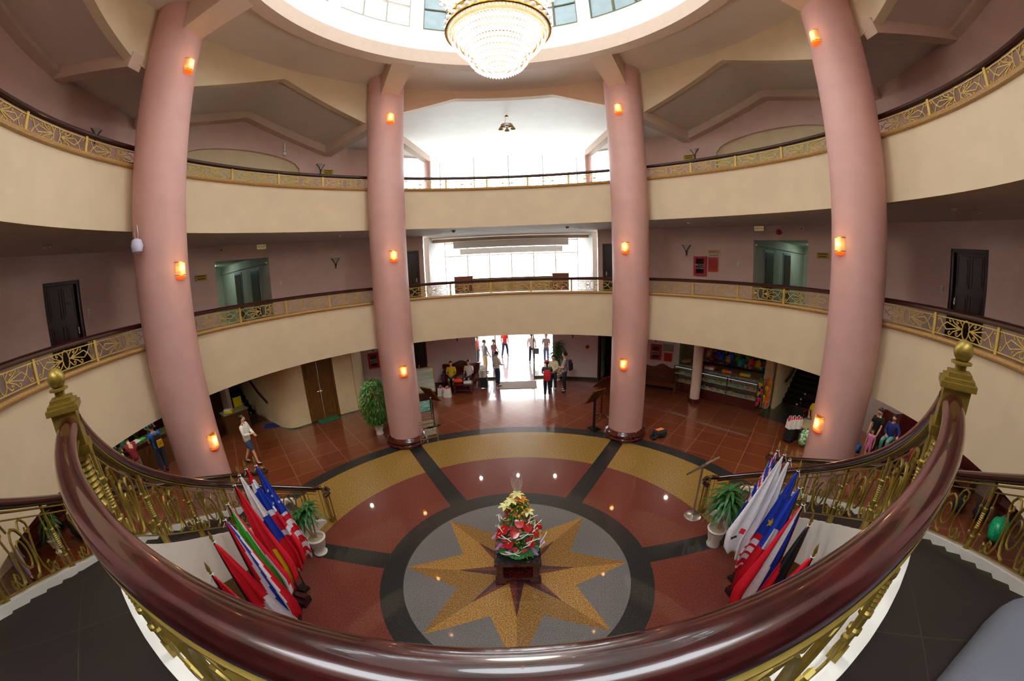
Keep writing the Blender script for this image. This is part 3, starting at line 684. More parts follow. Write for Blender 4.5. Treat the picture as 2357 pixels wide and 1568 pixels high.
# ---------------------------------------------------------------- lamps
amber=mat('amber_shade','#ffd9b0',.4,var=0,emit='#ff9c4a',es=.75,alpha=.6); amberc=mat('amber_cup','#ff7a20',.4,var=0,emit='#ff5a08',es=1.3)
bulbm=mat('lamp_bulb','#fff0b0',.4,var=0,emit='#ffd257',es=7)
def half(mb,prof,n=14):
    vs=[];fs=[];k=len(prof)
    for i in range(n+1):
        a=-pi/2+pi*i/n
        for r,z in prof: vs.append((r*sin(a),z,r*cos(a)*.85))
    for i in range(n):
        for q in range(k-1): fs.append((i*k+q,(i+1)*k+q,(i+1)*k+q+1,i*k+q+1))
    return mb.add(vs,fs)
def sconce(az,z,label):
    M=wallM(5.872,az,z); t=thing('wall_lamp',label,'lamp',tuple(M.translation),group=None)
    B=Matrix.Translation(-M.translation)@M
    m=MB(); m.M=B; m.box((0,0,.005),(.2,.3,.014)); m.build('backplate',gold,t,smooth=0)
    m=MB(); m.M=B; half(m,[(.115,-.13),(.12,-.1),(.12,.14)]); m.build('shade',amber,t)
    m=MB(); m.M=B; half(m,[(.0,-.185),(.06,-.18),(.1,-.16),(.118,-.13)]); m.build('cup',amberc,t)
    for y in (-.115,.12):
        m=MB(); m.M=B; half(m,[(.122,y),(.126,y+.006),(.122,y+.012)]); m.build('band',gold,t)
    m=MB(); m.M=B; m.ball((0,.01,.078),.033,10,sz=1.3); m.build('bulb',bulbm,t)
    l=bpy.data.lights.new('lamp_glow','POINT'); l.energy=5; l.color=(1,.5,.2); l.shadow_soft_size=.06; o=bpy.data.objects.new('lamp_glow',l); COL.objects.link(o); o.parent=t; o.location=B@Vector((0,.02,.16))
cn={-33.3:'back left column',33.3:'back right column',-89.7:'big left column',89.7:'big right column'}
for az in (-33.3,33.3,-89.7,89.7):
    for z,w in ((2.5,'lowest of three'),(5.82,'middle one of three'),(9.83,'topmost of three')): sconce(az*.998,z,'glowing amber wall lamp, %s on the %s'%(w,cn[az]))
def uplight(R,az,z,label):
    M=wallM(R,az,z); t=thing('wall_uplight',label,'lamp',tuple(M.translation)); B=Matrix.Translation(-M.translation)@M
    m=MB(); m.M=B; half(m,[(.02,-.02),(.035,.05),(.07,.13),(.15,.2)],12); m.build('shade',mat('frosted_shade','#d9cfc0',.4,var=.03),t)
    m=MB(); m.M=B; m.tube([(0,-.18,.03),(0,0,.05)],.022,8)
    for s in (-1,1): m.tube([(0,-.1,.07),(s*.05,.05,.08),(s*.16,.2,.05)],.014,6)
    m.build('arm',black,t)
for a,z,R,l in ((-40.7,5.86,9.79,'middle gallery, left side'),(40.7,5.88,9.79,'middle gallery, right side'),(-43.3,9.35,9.79,'top gallery, left side beside the yellow sign'),(43.3,9.37,9.79,'top gallery, right side beside the yellow sign'),(-88.6,9.6,9.79,'top gallery near the big left column'),
 (-13.2,2.2,RG-.01,'ground floor above the left sofa'),(13.6,2.2,RG-.01,'ground floor right of the entrance'),(32.4,2.2,RG-.01,'ground floor above the red hose cabinet'),(-32.4,2.2,RG-.01,'ground floor above the poster by the fire extinguishers')):
    uplight(R,a,z,'dark trumpet-shaped wall uplight, '+l)
# downlights (lit ones on the ground floor, unlit on the middle gallery)
dlm=mat('downlight_glow','#ffffff',.3,var=0,emit='#fff0c8',es=25)
for a in (0,-11,11,-44,44,-68,68,-79,79,-100,100,-112,112,-73.5,73.5,-86.5,86.5):  # the outermost few are extra, added to brighten the reception and right side
    x,y,z=P(11 if a%1 else (8.0 if abs(a)<90 else 9.2),a,3.15); t=thing('downlight','small lit round downlight in the ground floor ceiling','lamp',(x,y,z-.03),group='lit downlights in the ground floor ceiling')
    MB().lathe([(.05,0),(.09,-.012),(.09,0)],n=16,cap=False).build('rim',white,t); MB().lathe([(.045,-.004),(.045,.0)],n=12).build('lens',dlm,t)
    l=bpy.data.lights.new('downlight_beam','SPOT'); l.energy=DLE; l.spot_size=radians(150); l.spot_blend=.8; l.color=(1,.9,.76); l.shadow_soft_size=.05
    o=bpy.data.objects.new('downlight_beam',l); COL.objects.link(o); o.parent=t; o.location=(0,0,-.02)
for zc,lab in ((6.72,'middle'),):
    for a in (-17.4,-8,8,17.4,-50,50,-62,-75,78,-100,-112,100,112):
        R=8.6; t=thing('downlight','small unlit round downlight in the middle gallery ceiling','lamp',(*P(R,a)[:2],zc-.03),group='unlit downlights in the middle gallery ceiling')
        MB().lathe([(.06,0),(.1,-.012),(.1,.0)],n=14,cap=False).build('rim',white,t); MB().lathe([(.055,-.003),(.055,0)],n=12).build('lens',mat('dull_lens','#6a5a50',.3),t)
for a,k in ((-14,0),(14.5,0),(-42,1),(44,1),(-84,1),(98,1)):
    t=thing('smoke_detector','%s smoke detector on the middle gallery ceiling at the %s'%('dark' if not k else 'white',{-14:'left of the bright bay',14.5:'right of the bright bay',-42:'left side by the back column',44:'right side by the back column',-84:'far left',98:'far right'}[a]),'smoke detector',(*P(8.2,a)[:2],6.715))
    MB().lathe([(.03,-.06),(.05,-.05),(.06,-.01),(.08,0)],n=14).build('body',mat('bronze_dull','#5a3c22',.4) if not k else white,t)
# ---------------------------------------------------------------- signs and wall fittings
def plate(name,label,cat,R,az,z,w,h,m_,d=.02,extra=None,texts=()):
    M=wallM(R,az,z); t=thing(name,label,cat,tuple(M.translation)); B=Matrix.Translation(-M.translation)@M
    m=MB(); m.M=B; m.box((0,0,d/2+.002),(w,h,d)); m.build('board',m_,t,smooth=0)
    if extra:
        for nm,mm,(x,y,ww,hh) in extra: m=MB(); m.M=B; m.box((x,y,d+.006),(ww,hh,.008)); m.build(nm,mm,t,smooth=0)
    for s,size,x,y,mm in texts:
        m=MB(); textm(s,size,m,B@Matrix.Translation((x,y,d+.012))); m.build('lettering',mm,t,smooth=0)
    return t
ysign=mat('yellow_sign','#b99b1e',.5,var=.05)
for a,z,l in ((-69,5.8,'middle gallery, left of the left corridor'),(68.95,5.8,'middle gallery, right of the right corridor'),(-41.6,9.27,'top gallery, left side'),(41.9,9.3,'top gallery, right side')):
    t=plate('room_sign','small yellow sign with a black bar, '+l,'sign',9.79,a,z,.39,.17,ysign,extra=[('bar',black,(0,.045,.3,.025)),('lettering',mat('olive','#6b5a12'),(0,-.03,.26,.05))])
def cabinet(R,az,z,lab):
    plate('hose_cabinet','red fire hose cabinet with white PCCC lettering, '+lab,'fire cabinet',R,az,z,.47,.68,red,d=.1,extra=[('window',mat('dark_glass','#2a1a1c',.1),(0,0,.29,.52))],texts=[('PCCC',.125,0,.02,white),('CUU HOA',.07,0,-.08,white)])
cabinet(9.79,43.75,5.33,'on the middle gallery'); cabinet(RG-.01,32.6,1.57,'on the ground floor right of the column'); cabinet(RG-.01,-32.6,1.6,'on the ground floor by the fire extinguishers')
pp=mat('poster_paper','#d8cfae',.6,var=.05); pb=mat('blue_poster','#7fa3c4',.6,var=.1)
for R,a,z,m_,l in ((9.79,46.6,5.82,pp,'pale notice poster on the middle gallery wall'),(RG-.01,35.3,1.8,pb,'pale blue notice poster above the ground floor bench')):
    plate('notice_poster',l,'poster',R,a,z,.46,.32,m_,d=.012,extra=[('picture',mat('mixed_print','#8c4a52',.6,var=.6,scale=60,col2='#d8b85c'),(0,.02,.4,.12)),('caption',mat('grey_print','#8a8f88',.6,var=.3,scale=80),(0,-.1,.36,.05))])
for R,a,z,l in ((9.79,46.5,5.39,'plain red notice board on the middle gallery wall'),(RG-.01,35.3,1.38,'plain red notice board above the ground floor bench')):
    plate('notice_board',l,'poster',R,a,z,.36,.5 if R<10 else .38,mat('red_board','#c02a22',.5,var=.08),d=.015,extra=[('panel',mat('red_board2','#a8201c',.5,var=.1),(0,0,.3,.3))])
for R,a,z,l in ((9.79,60.2,6.5,'on the middle gallery above the right corridor'),(RG-.01,17,1.6,'on the ground floor right of the entrance'),(RG-.01,-36.2,1.67,'on the ground floor beside the poster at the left')):
    M=wallM(R,a,z); t=thing('alarm_bell','round red fire alarm bell '+l,'alarm bell',tuple(M.translation)); B=Matrix.Translation(-M.translation)@M
    m=MB(); m.M=B; m.lathe([(.02,0),(.085,.0),(.09,.03),(.07,.06),(.02,.07)],n=20); m.build('gong',red,t); m=MB(); m.M=B; m.box((0,0,.005),(.11,.11,.01)); m.build('base',rug_r,t)
for R,a,z,w,l in ((9.79,-90.1,5.34,.08,'beside the far left door'),(9.79,-52.9,5.36,.08,'right of the left corridor'),(9.79,51.9,5.42,.08,'left one of the pair by the right corridor'),(9.79,52.8,5.4,.08,'right one of the pair by the right corridor'),(9.79,90.5,5.21,.08,'beside the far right door'),(RG-.01,18.5,1.6,.16,'right of the red bell at the entrance'),(RG-.01,-17.6,1.5,.1,'upper left of the ground floor sofa'),(RG-.01,-17.0,.7,.1,'low on the wall left of the sofa'),(12.59,67.9,1.75,.14,'above the man in yellow')):
    plate('light_switch','small white wall switch plate '+l,'switch',R,a,z,w,.12,white,d=.012,extra=[('rocker',mat('rocker','#cfcfc8',.4),(0,0,w*.5,.07))])
def exit_sign(az,txt):
    M=wallM(9.1,az,6.55); t=thing('exit_sign','hanging exit sign with red lettering on the %s of the middle gallery'%('right' if az>0 else 'left'),'sign',tuple(M.translation)); B=Matrix.Translation(-M.translation)@M
    m=MB(); m.M=B; m.box((0,0,0),(.3,.14,.03)); m.build('board',mat('sign_cream','#f0dfa0',.5,var=.03,emit='#f0dfa0',es=.15),t,smooth=0)
    for s in (-1,1): m=MB(); m.M=B; m.cyl((s*.09,.07,0),(s*.09,.16,0),.004,5); m.build('hanger',steel,t)
    m=MB(); textm('EXIT',.09,m,B@Matrix.Translation((-.03 if az>0 else .03,0,.018))); s=1 if az>0 else -1; m.M=B; m.poly([(s*.09,.03,.018),(s*.13,0,.018),(s*.09,-.03,.018)]); m.build('lettering',red,t,smooth=0)
exit_sign(-57.7,1); exit_sign(57.6,1)
for a,l in ((-65,'left'),(65.2,'right')):
    M=wallM(9.75,a,6.6); t=thing('security_camera','small white security camera under the middle gallery ceiling, %s side'%l,'camera',tuple(M.translation)); B=Matrix.Translation(-M.translation)@M
    m=MB(); m.M=B; m.tube([(0,.02,0),(0,-.02,.16)],.035,10).cyl((0,.1,.02),(0,.02,.03),.012,6); m.build('housing',white,t); m=MB(); m.M=B; m.ball((0,-.022,.165),.024,8); m.build('lens',black,t)
M=wallM(9.75,-51.3,9.95); t=thing('junction_box','white cable box with a long plastic duct on the top gallery wall','box',tuple(M.translation)); B=Matrix.Translation(-M.translation)@M
m=MB(); m.M=B; m.box((0,-.1,.04),(.11,.11,.06)); m.build('box',white,t); m=MB(); m.M=B; m.box((0,.14,.03),(.06,.3,.04)); m.build('duct',white,t)
t=thing('loudspeaker','round white loudspeaker hanging under the top gallery by the big left column','speaker',P(6.22,-96.2,6.3)); MB().lathe([(.02,-.13),(.09,-.1),(.12,0),(.09,.1),(.02,.13)],n=18).build('body',mat('speaker_white','#c9cbe6',.4),t)
m=MB(); 
for s in (-1,1): m.tube([(s*.05,0,.1),(s*.06,0,.2),(s*.03,0,.35)],.008,6)
m.build('hanger',steel,t); MB().lathe([(.09,-.02),(.1,.0),(.09,.02)],(-.07,0,0),n=14).build('grille',black,t)
# ---------------------------------------------------------------- chandeliers
def chandelier():
    t=thing('chandelier','huge tiered crystal chandelier blazing white under the dome','chandelier',(.03,0,8.1))
    cry=mat('crystal','#ffffff',.08,var=0,spec=1,coat=1,emit='#fffdf8',es=.5); gm=mat('chandelier_gold','#b98d33',.2,metal=1,var=.1)
    tiers=[(.10,.02),(.19,.04),(.28,.08),(.36,.14),(.41,.21),(.45,.29),(.47,.37),(.56,.43),(.62,.5),(.67,.58),(.71,.68)]
    for R,z in tiers:
        MB().tube([(R*cos(2*pi*i/48)*.97,R*sin(2*pi*i/48)*.97,z+.05) for i in range(48)],.008,5,closed=True).build('tier_ring',gm,t)
        n=int(2*pi*R/.045); m=MB()
        for i in range(n):
            a=2*pi*i/n; x,y=R*cos(a),R*sin(a); m.lathe([(.001,-.045),(.019,-.01),(.014,.02),(.001,.035)],(x,y,z+.02),6)
        o=m.build('crystal_drops',cry,t,smooth=0); o['kind']='stuff'
    n=36
    for i in range(n):
        a=2*pi*i/n; MB().ball((.74*cos(a),.74*sin(a),.78),.042,8).build('crystal_ball',cry,t)
    MB().tube([(.73*cos(2*pi*i/48),.73*sin(2*pi*i/48),.86) for i in range(48)],.022,6,closed=True).build('rim',gm,t)
    MB().tube([(.74*cos(2*pi*i/48),.74*sin(2*pi*i/48),.71) for i in range(48)],.022,6,closed=True).build('rim',gm,t)
    MB().lathe([(.69,.62),(.71,.86),(.66,.95),(.5,1.08),(.38,1.14),(.36,1.5),(.42,1.55),(.3,1.8)],n=40,cap=False).build('basket',mat('warm_crystal','#f3dcae',.3,var=.4,scale=30,emit='#f6d9a0',es=.7),t)
    MB().lathe([(.02,.09),(.2,.12),(.32,.2),(.38,.34),(.4,.44),(.54,.52),(.62,.64),(.6,.7),(.1,.7)],n=32).build('bowl',mat('lit_glass','#ffffff',.3,var=0,emit='#fffaf0',es=1.0),t)
    for k in range(8):
        a=2*pi*k/8+pi/8+.0; x,y=.72*cos(a),.72*sin(a)
        MB().tube([(.3*cos(a),.3*sin(a),1.35),(.5*cos(a),.5*sin(a),1.12),(x,y,1.15)],.02,6).build('arm',gm,t)
        m=MB()
        for j in range(46):
            u=1-2*(j+.5)/46; ph=j*2.399963; r=sqrt(1-u*u); m.ball((x+.15*r*cos(ph),y+.15*r*sin(ph),1.2+.17*u),.026,6)
        o=m.build('crystal_cluster',cry,t); o['kind']='stuff'
        MB().ball((x,y,1.2),.1,8).build('globe',MATS['lit_glass'],t)
    m=MB().lathe([(.3,1.8),(.55,1.82),(.58,1.95),(.35,2.1),(.2,2.3),(.05,2.6),(.03,6.2)],n=28,cap=False); m.build('stem',gm,t)
    l=bpy.data.lights.new('chandelier_light','POINT'); l.energy=CHE; l.color=(1,.93,.82); l.shadow_soft_size=.5; o=bpy.data.objects.new('chandelier_light',l); COL.objects.link(o); o.parent=t; o.location=(0,0,-.55)
chandelier()
def small_chandelier():
    t=thing('chandelier','small bronze five-shade chandelier hanging in the bright vault','chandelier',(.04,8.5,10.65)); bz=mat('bronze','#8a6a3a',.35,metal=.6)
    MB().lathe([(.08,.42),(.06,.5),(.03,.52)],n=14).build('canopy',bz,t)
    m=MB(); m.tube([(.22*cos(2*pi*i/20),.22*sin(2*pi*i/20),.1) for i in range(20)],.012,5,closed=True).cyl((0,0,.08),(0,0,.1),.05,10)
    for k in range(5): a=2*pi*k/5+.3; m.tube([(0,0,.1),(.24*cos(a),.24*sin(a),.1)],.012,5)
    for k in range(3): a=2*pi*k/3; m.tube([(.2*cos(a),.2*sin(a),.1),(.02*cos(a),.02*sin(a),.45)],.004,4)
    m.build('frame',bz,t); MB().cyl((0,0,.5),(0,0,.9),.006,6).build('rod',bz,t)
    for k in range(5): a=2*pi*k/5+.3; MB().lathe([(.03,.09),(.05,.05),(.1,-.03)],(.24*cos(a),.24*sin(a),0),12,cap=False).build('lamp_shade',mat('bronze_shade','#b59a6e',.4),t)
small_chandelier()
# ---------------------------------------------------------------- plants
def pot(t,R=.17,H=.4,style=0):
    if style==0: pr=[(R*.72,0),(R*.78,.03),(R*.62,.06),(R*.5,.1),(R*.52,.15),(R*.85,H*.55),(R*.93,H*.8),(R*1.05,H*.88),(R*1.1,H*.95),(R*1.0,H),(R*.88,H*.98),(R*.85,H*.88)]
    else: pr=[(R*.72,0),(R*.76,.03),(R*.66,.08),(R*.74,H*.4),(R*.85,H*.75),(R*1.0,H*.9),(R*1.08,H*.96),(R*1.0,H),(R*.88,H*.98),(R*.85,H*.9)]
    m=MB().lathe(pr,n=28,cap=False)
    for i in range(24):
        a=2*pi*i/24; m.tube([(R*.74*cos(a),R*.74*sin(a),H*.42),(R*.9*cos(a),R*.9*sin(a),H*.8)],.008,4)
    m.build('pot',potw,t); MB().lathe([(0.001,H*.93),(R*.86,H*.9)],n=20).build('pebbles',soil,t)
def leafblade(m,p,d,L,w,droop,fold=.25,n=5):
    d=Vector(d).normalized(); s=d.cross(Vector((0,0,1)))
    if s.length<1e-3: s=Vector((1,0,0))
    s.normalize(); vs=[]; q=Vector(p)
    for i in range(n+1):
        u=i/n; ww=w*sin(pi*min(1,u*.92+.06))**.8; c=q+d*L*u+Vector((0,0,-droop*u*u*L)); up=Vector((0,0,fold*ww))
        vs+=[tuple(c-s*ww+up),tuple(c),tuple(c+s*ww+up)]
    m.add(vs,[(i*3,i*3+1,i*3+4,i*3+3) for i in range(n)]+[(i*3+1,i*3+2,i*3+5,i*3+4) for i in range(n)])
def dracaena(loc,label,H=1.45,potstyle=0,heads=((0,0,.75),(.06,.05,.95)),nl=26,L=.36,R=.19,PH=.44,seed=1):
    random.seed(seed); t=thing('potted_plant',label,'plant',loc); pot(t,R,PH,potstyle)
    m=MB()
    for x,y,z in heads: m.tube([(x*.2,y*.2,PH*.85),(x*.7,y*.7,(PH+z)/2),(x,y,z)],[.02,.018,.014],7)
    m.build('trunk',mat('plant_trunk','#a08a66',.7,var=.2),t)
    m=MB()
    for x,y,z in heads:
        for i in range(nl):
            a=i*2.4+random.random()*.3; el=.9-1.3*i/nl; leafblade(m,(x,y,z+.05*random.random()+.12*(1-i/nl)),(cos(a)*cos(el),sin(a)*cos(el),sin(el)),L*(.75+.4*random.random()),.032,.55+.3*random.random())
    m.build('leaves',leafd,t,smooth=40); return t
dracaena((-3.99,.12,0),'bushy potted dracaena in a white urn at the foot of the left staircase',heads=((-.1,0,.92),(.04,.05,1.05),(-.2,-.03,.86)),nl=24,L=.29,seed=3)
dracaena((3.94,.1,0),'potted palm-like dracaena in a white ribbed pot at the foot of the right staircase',potstyle=1,heads=((.05,0,1.0),(.12,.06,1.12),(.1,-.05,.96)),nl=32,L=.48,seed=5)
dracaena((1.98,11.2,0),'tall potted corn plant just inside the glass entrance on the right',heads=((0,0,1.35),(.05,0,1.6),(-.05,.05,1.15)),nl=24,L=.5,R=.2,PH=.35,seed=8)
dracaena((-11.0,-2.5,0),'potted fern in a pale pot at the far left edge of the hall',heads=((0,0,.7),(.05,.1,.85)),nl=30,L=.4,seed=9)
def bush(loc,label,H,Rf,R=.17,PH=.4,n=1500,seed=2):
    random.seed(seed); t=thing('potted_plant',label,'plant',loc); pot(t,R,PH,1); m=MB()
    for k in range(9): a=k*2.4; m.tube([(0,0,PH*.8),(.1*cos(a),.1*sin(a),H*.5),(Rf*.7*cos(a),Rf*.7*sin(a),H*(.62+.03*k))],.008,5)
    m.build('stems',mat('stem','#5a5a2a',.7),t); m=MB()
    for i in range(n):
        u=random.random(); a=random.random()*2*pi; z=PH+.05+(H-PH)*u; r=Rf*(sin(pi*(.12+.8*u))**.7)*(.45+.55*sqrt(random.random())); p=(r*cos(a),r*sin(a),z)
        d=(cos(a)+random.uniform(-.6,.6),sin(a)+random.uniform(-.6,.6),random.uniform(-.3,.5)); leafblade(m,p,d,.125,.026,.5,n=2)
    o=m.build('foliage',leafm,t,smooth=0); o['kind']='stuff'
bush((-4.66,5.8,0),'tall leafy green plant in a white pot beside the back left column',1.9,.5)
# ---------------------------------------------------------------- centre table and flowers
t=thing('coffee_table','square rosewood table with a glass top in the centre of the star','table',(.035,.03,0)); w=.80
MB().box((0,0,.515),(w,w,.05)).box((0,0,.475),(w-.08,w-.08,.04)).build('table_top',wood,t,smooth=0)
MB().box((0,0,.546),(w-.03,w-.03,.008)).build('glass_top',mat('table_glass','#2c2a27',.03,var=0,spec=.9,coat=1),t,smooth=0)
for sx in (-1,1):
    for sy in (-1,1):
        MB().box((sx*.31,sy*.31,.30),(.11,.11,.33)).build('leg',wood,t,smooth=0)
        MB().box((sx*.30,sy*.33,.10),(.2,.12,.03)).box((sx*.31,sy*.33,.065),(.18,.12,.03)).box((sx*.32,sy*.33,.02),(.15,.12,.04)).build('foot',wood,t,smooth=0)
MB().box((0,0,.14),(w-.06,w-.06,.05)).build('shelf',wood,t,smooth=0)
def bouquet():
    random.seed(11); t=thing('flower_arrangement','tall conical flower arrangement of lilies, anthuriums and orchids on the centre table','flowers',(.06,.12,.55))
    m=MB()
    for i in range(900):
        u=random.random()**.8; z=.08+.95*u; r=(.38-.29*u)*(.5+.5*sqrt(random.random())); a=random.random()*2*pi
        leafblade(m,(r*cos(a),r*sin(a),z),(cos(a),sin(a),random.uniform(-.2,.9)),.1,.018,.4,n=2)
    o=m.build('greenery',leafm,t,smooth=0); o['kind']='stuff'
    m=MB()
    for a in (-93,-140,-46): # fan leaves over the table edge
        ar=radians(a); c=Vector((.22*cos(ar),.22*sin(ar),.1)); d=Vector((cos(ar),sin(ar),-.15)); 
        vs=[tuple(c)];n=14
        for i in range(n+1):
            b=-1.25+2.5*i/n; dd=Matrix.Rotation(b,3,'Z')@d; vs.append(tuple(c+dd*(.2+.0*(i%2))+Vector((0,0,.012*(i%2)-.02))))
        m.add(vs,[(0,i+1,i+2) for i in range(n)])
    m.build('fan_leaves',mat('pale_leaf','#4fa35c',.4,var=.3,scale=30),t,smooth=0)
    pet=lambda m,c,r,n,tilt,L: [leafblade(m,c,(cos(2*pi*k/n+tilt),sin(2*pi*k/n+tilt),.6),L,r,.5,n=3) for k in range(n)]
    oran=mat('orange_lily','#e8902a',.5,var=.3,scale=40); 
    for i in range(16):
        a=i*2.4; z=.82+.28*(i/16); r=.14*(1-i/22)+.02; m=MB(); pet(m,(r*cos(a),r*sin(a),z),.024,6,a,.13); m.build('orange_lily',oran,t,smooth=0)
    for x,y,z in ((-.2,-.1,.98),(.16,-.12,.86),(.0,-.08,1.2),(-.1,-.12,1.1)):
        m=MB(); pet(m,(x,y,z),.03,6,x*9,.15); m.build('lily_bud',mat('cream_lily','#e9efa0',.5,var=.2),t,smooth=0)
    rd=mat('anthurium_red','#c01224',.2,var=.1,coat=.6)
    for x,y,z in ((-.2,-.2,.58),(-.27,-.16,.44),(-.14,-.27,.33),(.17,-.26,.33),(.13,-.2,.62),(.02,-.2,.72),(.3,-.05,.5),(-.05,-.26,.55),(.24,-.18,.48)):
        m=MB(); d=Vector((x,y,.25)).normalized(); s=d.cross(Vector((0,0,1))).normalized(); u=s.cross(d); n=14; c=Vector((x,y,z))+d*.05; vs=[tuple(c)]
        for i in range(n+1):
            b=2*pi*i/n; r=.08*(1-.35*cos(b)*abs(cos(b))*.8); vs.append(tuple(c+s*r*sin(b)+u*r*cos(b)*1.1+d*.01*cos(2*b)))
        m.add(vs,[(0,i+1,i+2) for i in range(n)]); o=m.build('anthurium',rd,t); m=MB(); m.tube([tuple(c+d*.005),tuple(c+d*.03-u*.03)],.006,5); m.build('spadix',yellow,o)
    pu=mat('purple_orchid','#8a3fb5',.5,var=.4,scale=50,col2='#e7c3ec'); cr=mat('crimson_small','#c42a4a',.5,var=.3)
    for i in range(95):
        a=-pi*random.random()*1.2+.3; u=random.random(); z=.2+.68*u; r=.40-.3*u*.8
        m=MB(); pet(m,(r*cos(a),r*sin(a),z),.018,5,a,.05); m.build('small_flower',cr if i%3 else mat('lime_flower','#b5c832',.5),t,smooth=0)
    for x,y,z in ((.2,-.3,.2),(.23,-.3,.12),(-.12,-.32,.18),(-.36,-.1,.35),(.36,-.15,.25),(-.3,-.22,.2)):
        for k in range(5): m=MB(); pet(m,(x+.02*k*(1 if x>0 else -1),y,z-.03*k+.04),.012,5,k,.04); m.build('orchid',pu,t,smooth=0)
    wm=mat('white_willow','#ffffff',.5,var=0)
    for k,(a,z) in enumerate(((-150,.6),(-30,.62),(-60,.4),(-110,.22),(-20,.28),(-165,.75),(-45,.8),(-75,.55),(-128,.48))):
        m=MB()
        for q in range(2):
            ar=radians(a+q*9); pts=[]
            for i in range(16):
                u=i/15; rr=(.40-.27*min(1,z))+.17*u; pts.append((rr*cos(ar+.35*sin(u*6+q)),rr*sin(ar+.35*sin(u*6+q)),z+.05*sin(u*7+q*2)+.02*q-.03))
            m.tube(pts,.0065,4)
        m.build('curly_twig',wm,t)
    m=MB()
    for i in range(26):
        a=i*2.4; m.tube([(.02*cos(a),.02*sin(a),1.0),(.04*cos(a),.04*sin(a),1.2),(.1*cos(a),.1*sin(a),1.4+.06*(i%3))],.0022,3)
    o=m.build('feather_grass',mat('feather','#d8cfc2',.7),t); MB().lathe([(.12,0),(.16,.03),(.15,.1),(.1,.12)],n=20).build('bowl',leafd,t)
bouquet()
# ---------------------------------------------------------------- stands and racks around the ring
def tilt_stand(loc,rz,label,style,H=1.3,bw=.42,bl=.62,ang=42):
    t=thing('sign_stand',label,'sign stand',loc,rz)
    # local +x = low side that faces the reader
    if style=='steel':
        MB().lathe([(.2,0),(.2,.015),(.17,.03),(.03,.045),(.03,.06)],n=28).build('base',steel,t); MB().cyl((0,0,.04),(0,0,H-.05),.024,12).build('pole',steel,t); bm_,fm=mat('sign_face','#c7ccd0',.3,var=.1,scale=8),steel
    elif style=='black':
        MB().box((0,0,.02),(.36,.3,.04)).box((0,0,.05),(.26,.2,.03)).build('base',black,t,smooth=0); MB().box((0,-.03,.55),(.03,.03,1.1)).box((0,.03,.55),(.03,.03,1.1)).box((0,0,.75),(.03,.09,.1)).build('pole',black,t,smooth=0); bm_,fm=mat('dark_face','#3a2a1a',.3,var=.3),gold
    else:
        m=MB(); m.lathe([(.03,.12),(.045,.2),(.03,.25)]+[(.028+.012*(i%2),.3+.06*i) for i in range(12)]+[(.04,1.05),(.03,H-.1)],n=10); m.build('pole',wood,t)
        m=MB()
        for k in range(4): a=k*pi/2+.6; m.tube([(0,0,.16),(.14*cos(a),.14*sin(a),.09),(.26*cos(a),.26*sin(a),.02)],.022,6)
        m.build('feet',wood,t); bm_,fm=darkw,wood
    R=Matrix.Translation((0,0,H))@Matrix.Rotation(radians(ang),4,'Y')
    m=MB(); m.M=R; m.box((0,0,0),(bl,bw,.02)); m.build('board',bm_,t,smooth=0)
    m=MB(); m.M=R
    for s in (-1,1): m.box((s*bl/2,0,.0),(.03,bw+.03,.035)); m.box((0,s*bw/2,0),(bl,.03,.035))
    m.build('frame',fm,t,smooth=0)
    return t
tilt_stand((3.9,1.06,0),radians(112),'tilted information board on a round chrome stand by the right planter','steel',1.32,.42,.62,48)
tilt_stand((2.6,5.85,0),radians(120),'black reading stand with tilted panel left of the back right column','black',1.18,.45,.68,52)
tilt_stand((3.05,6.75,0),radians(120),'carved wooden stand on cross feet half behind the back right column','wood',1.35,.4,.6,45)
tilt_stand((-2.86,6.4,0),radians(62),'dark reading stand with tilted panel behind the magazine rack','black',1.22,.45,.72,52)
def rack():
    t=thing('magazine_rack','chrome newspaper rack with a framed green picture by the back left column','rack',(-2.81,5.31,0),radians(28)); m=MB()
    for x in (-.28,.28):
        for y,h in ((-.2,.62),(.2,.78)): MB().cyl((x,y,0),(x,y,h),.013,8).ball((x,y,.02),.022,8).ball((x,y,h),.022,8).build('leg',steel,t)
    for i,(y,z) in enumerate(((-.2,.6),(-.1,.66),(0,.7),(.1,.74),(.2,.77))): MB().cyl((-.28,y,z),(.28,y,z),.011,6).build('rail',gold,t)
    MB().tube([(-.28,.2,.2),(-.28,-.2,.2),(.28,-.2,.2),(.28,.2,.2)],.011,6).build('low_rail',gold,t)
    for x in (-.28,.28): MB().cyl((x,.2,.78),(x,.22,1.38),.012,8).ball((x,.22,1.38),.025,8).build('upright',steel,t)
    MB().box((0,.21,1.14),(.5,.02,.4)).build('picture_frame',black,t,smooth=0); 
    f=MB(); f.box((0,.197,1.14),(.46,.006,.36)); f.build('picture',mat('landscape_print','#2f9a2f',.4,var=0,scale=5,col2='#a8c8e0',stretch=(1,1,4)),t,smooth=0)
    pm=mat('newsprint','#cfcdc6',.6,var=.35,scale=30,col2='#9a9690'); 
    for k,(y,z) in enumerate(((-.2,.6),(.1,.74))):
        o=MB().box((.03,y-.02,z-.1),(.38,.012,.24),rx=.25).build('newspaper',pm,None,smooth=0); o.location=(-2.74,5.16,0); o.rotation_euler=t.rotation_euler; tag(o,('folded newspaper hanging on the front rail of the rack','folded newspaper hanging on the back rail of the rack')[k],'newspaper')
rack()
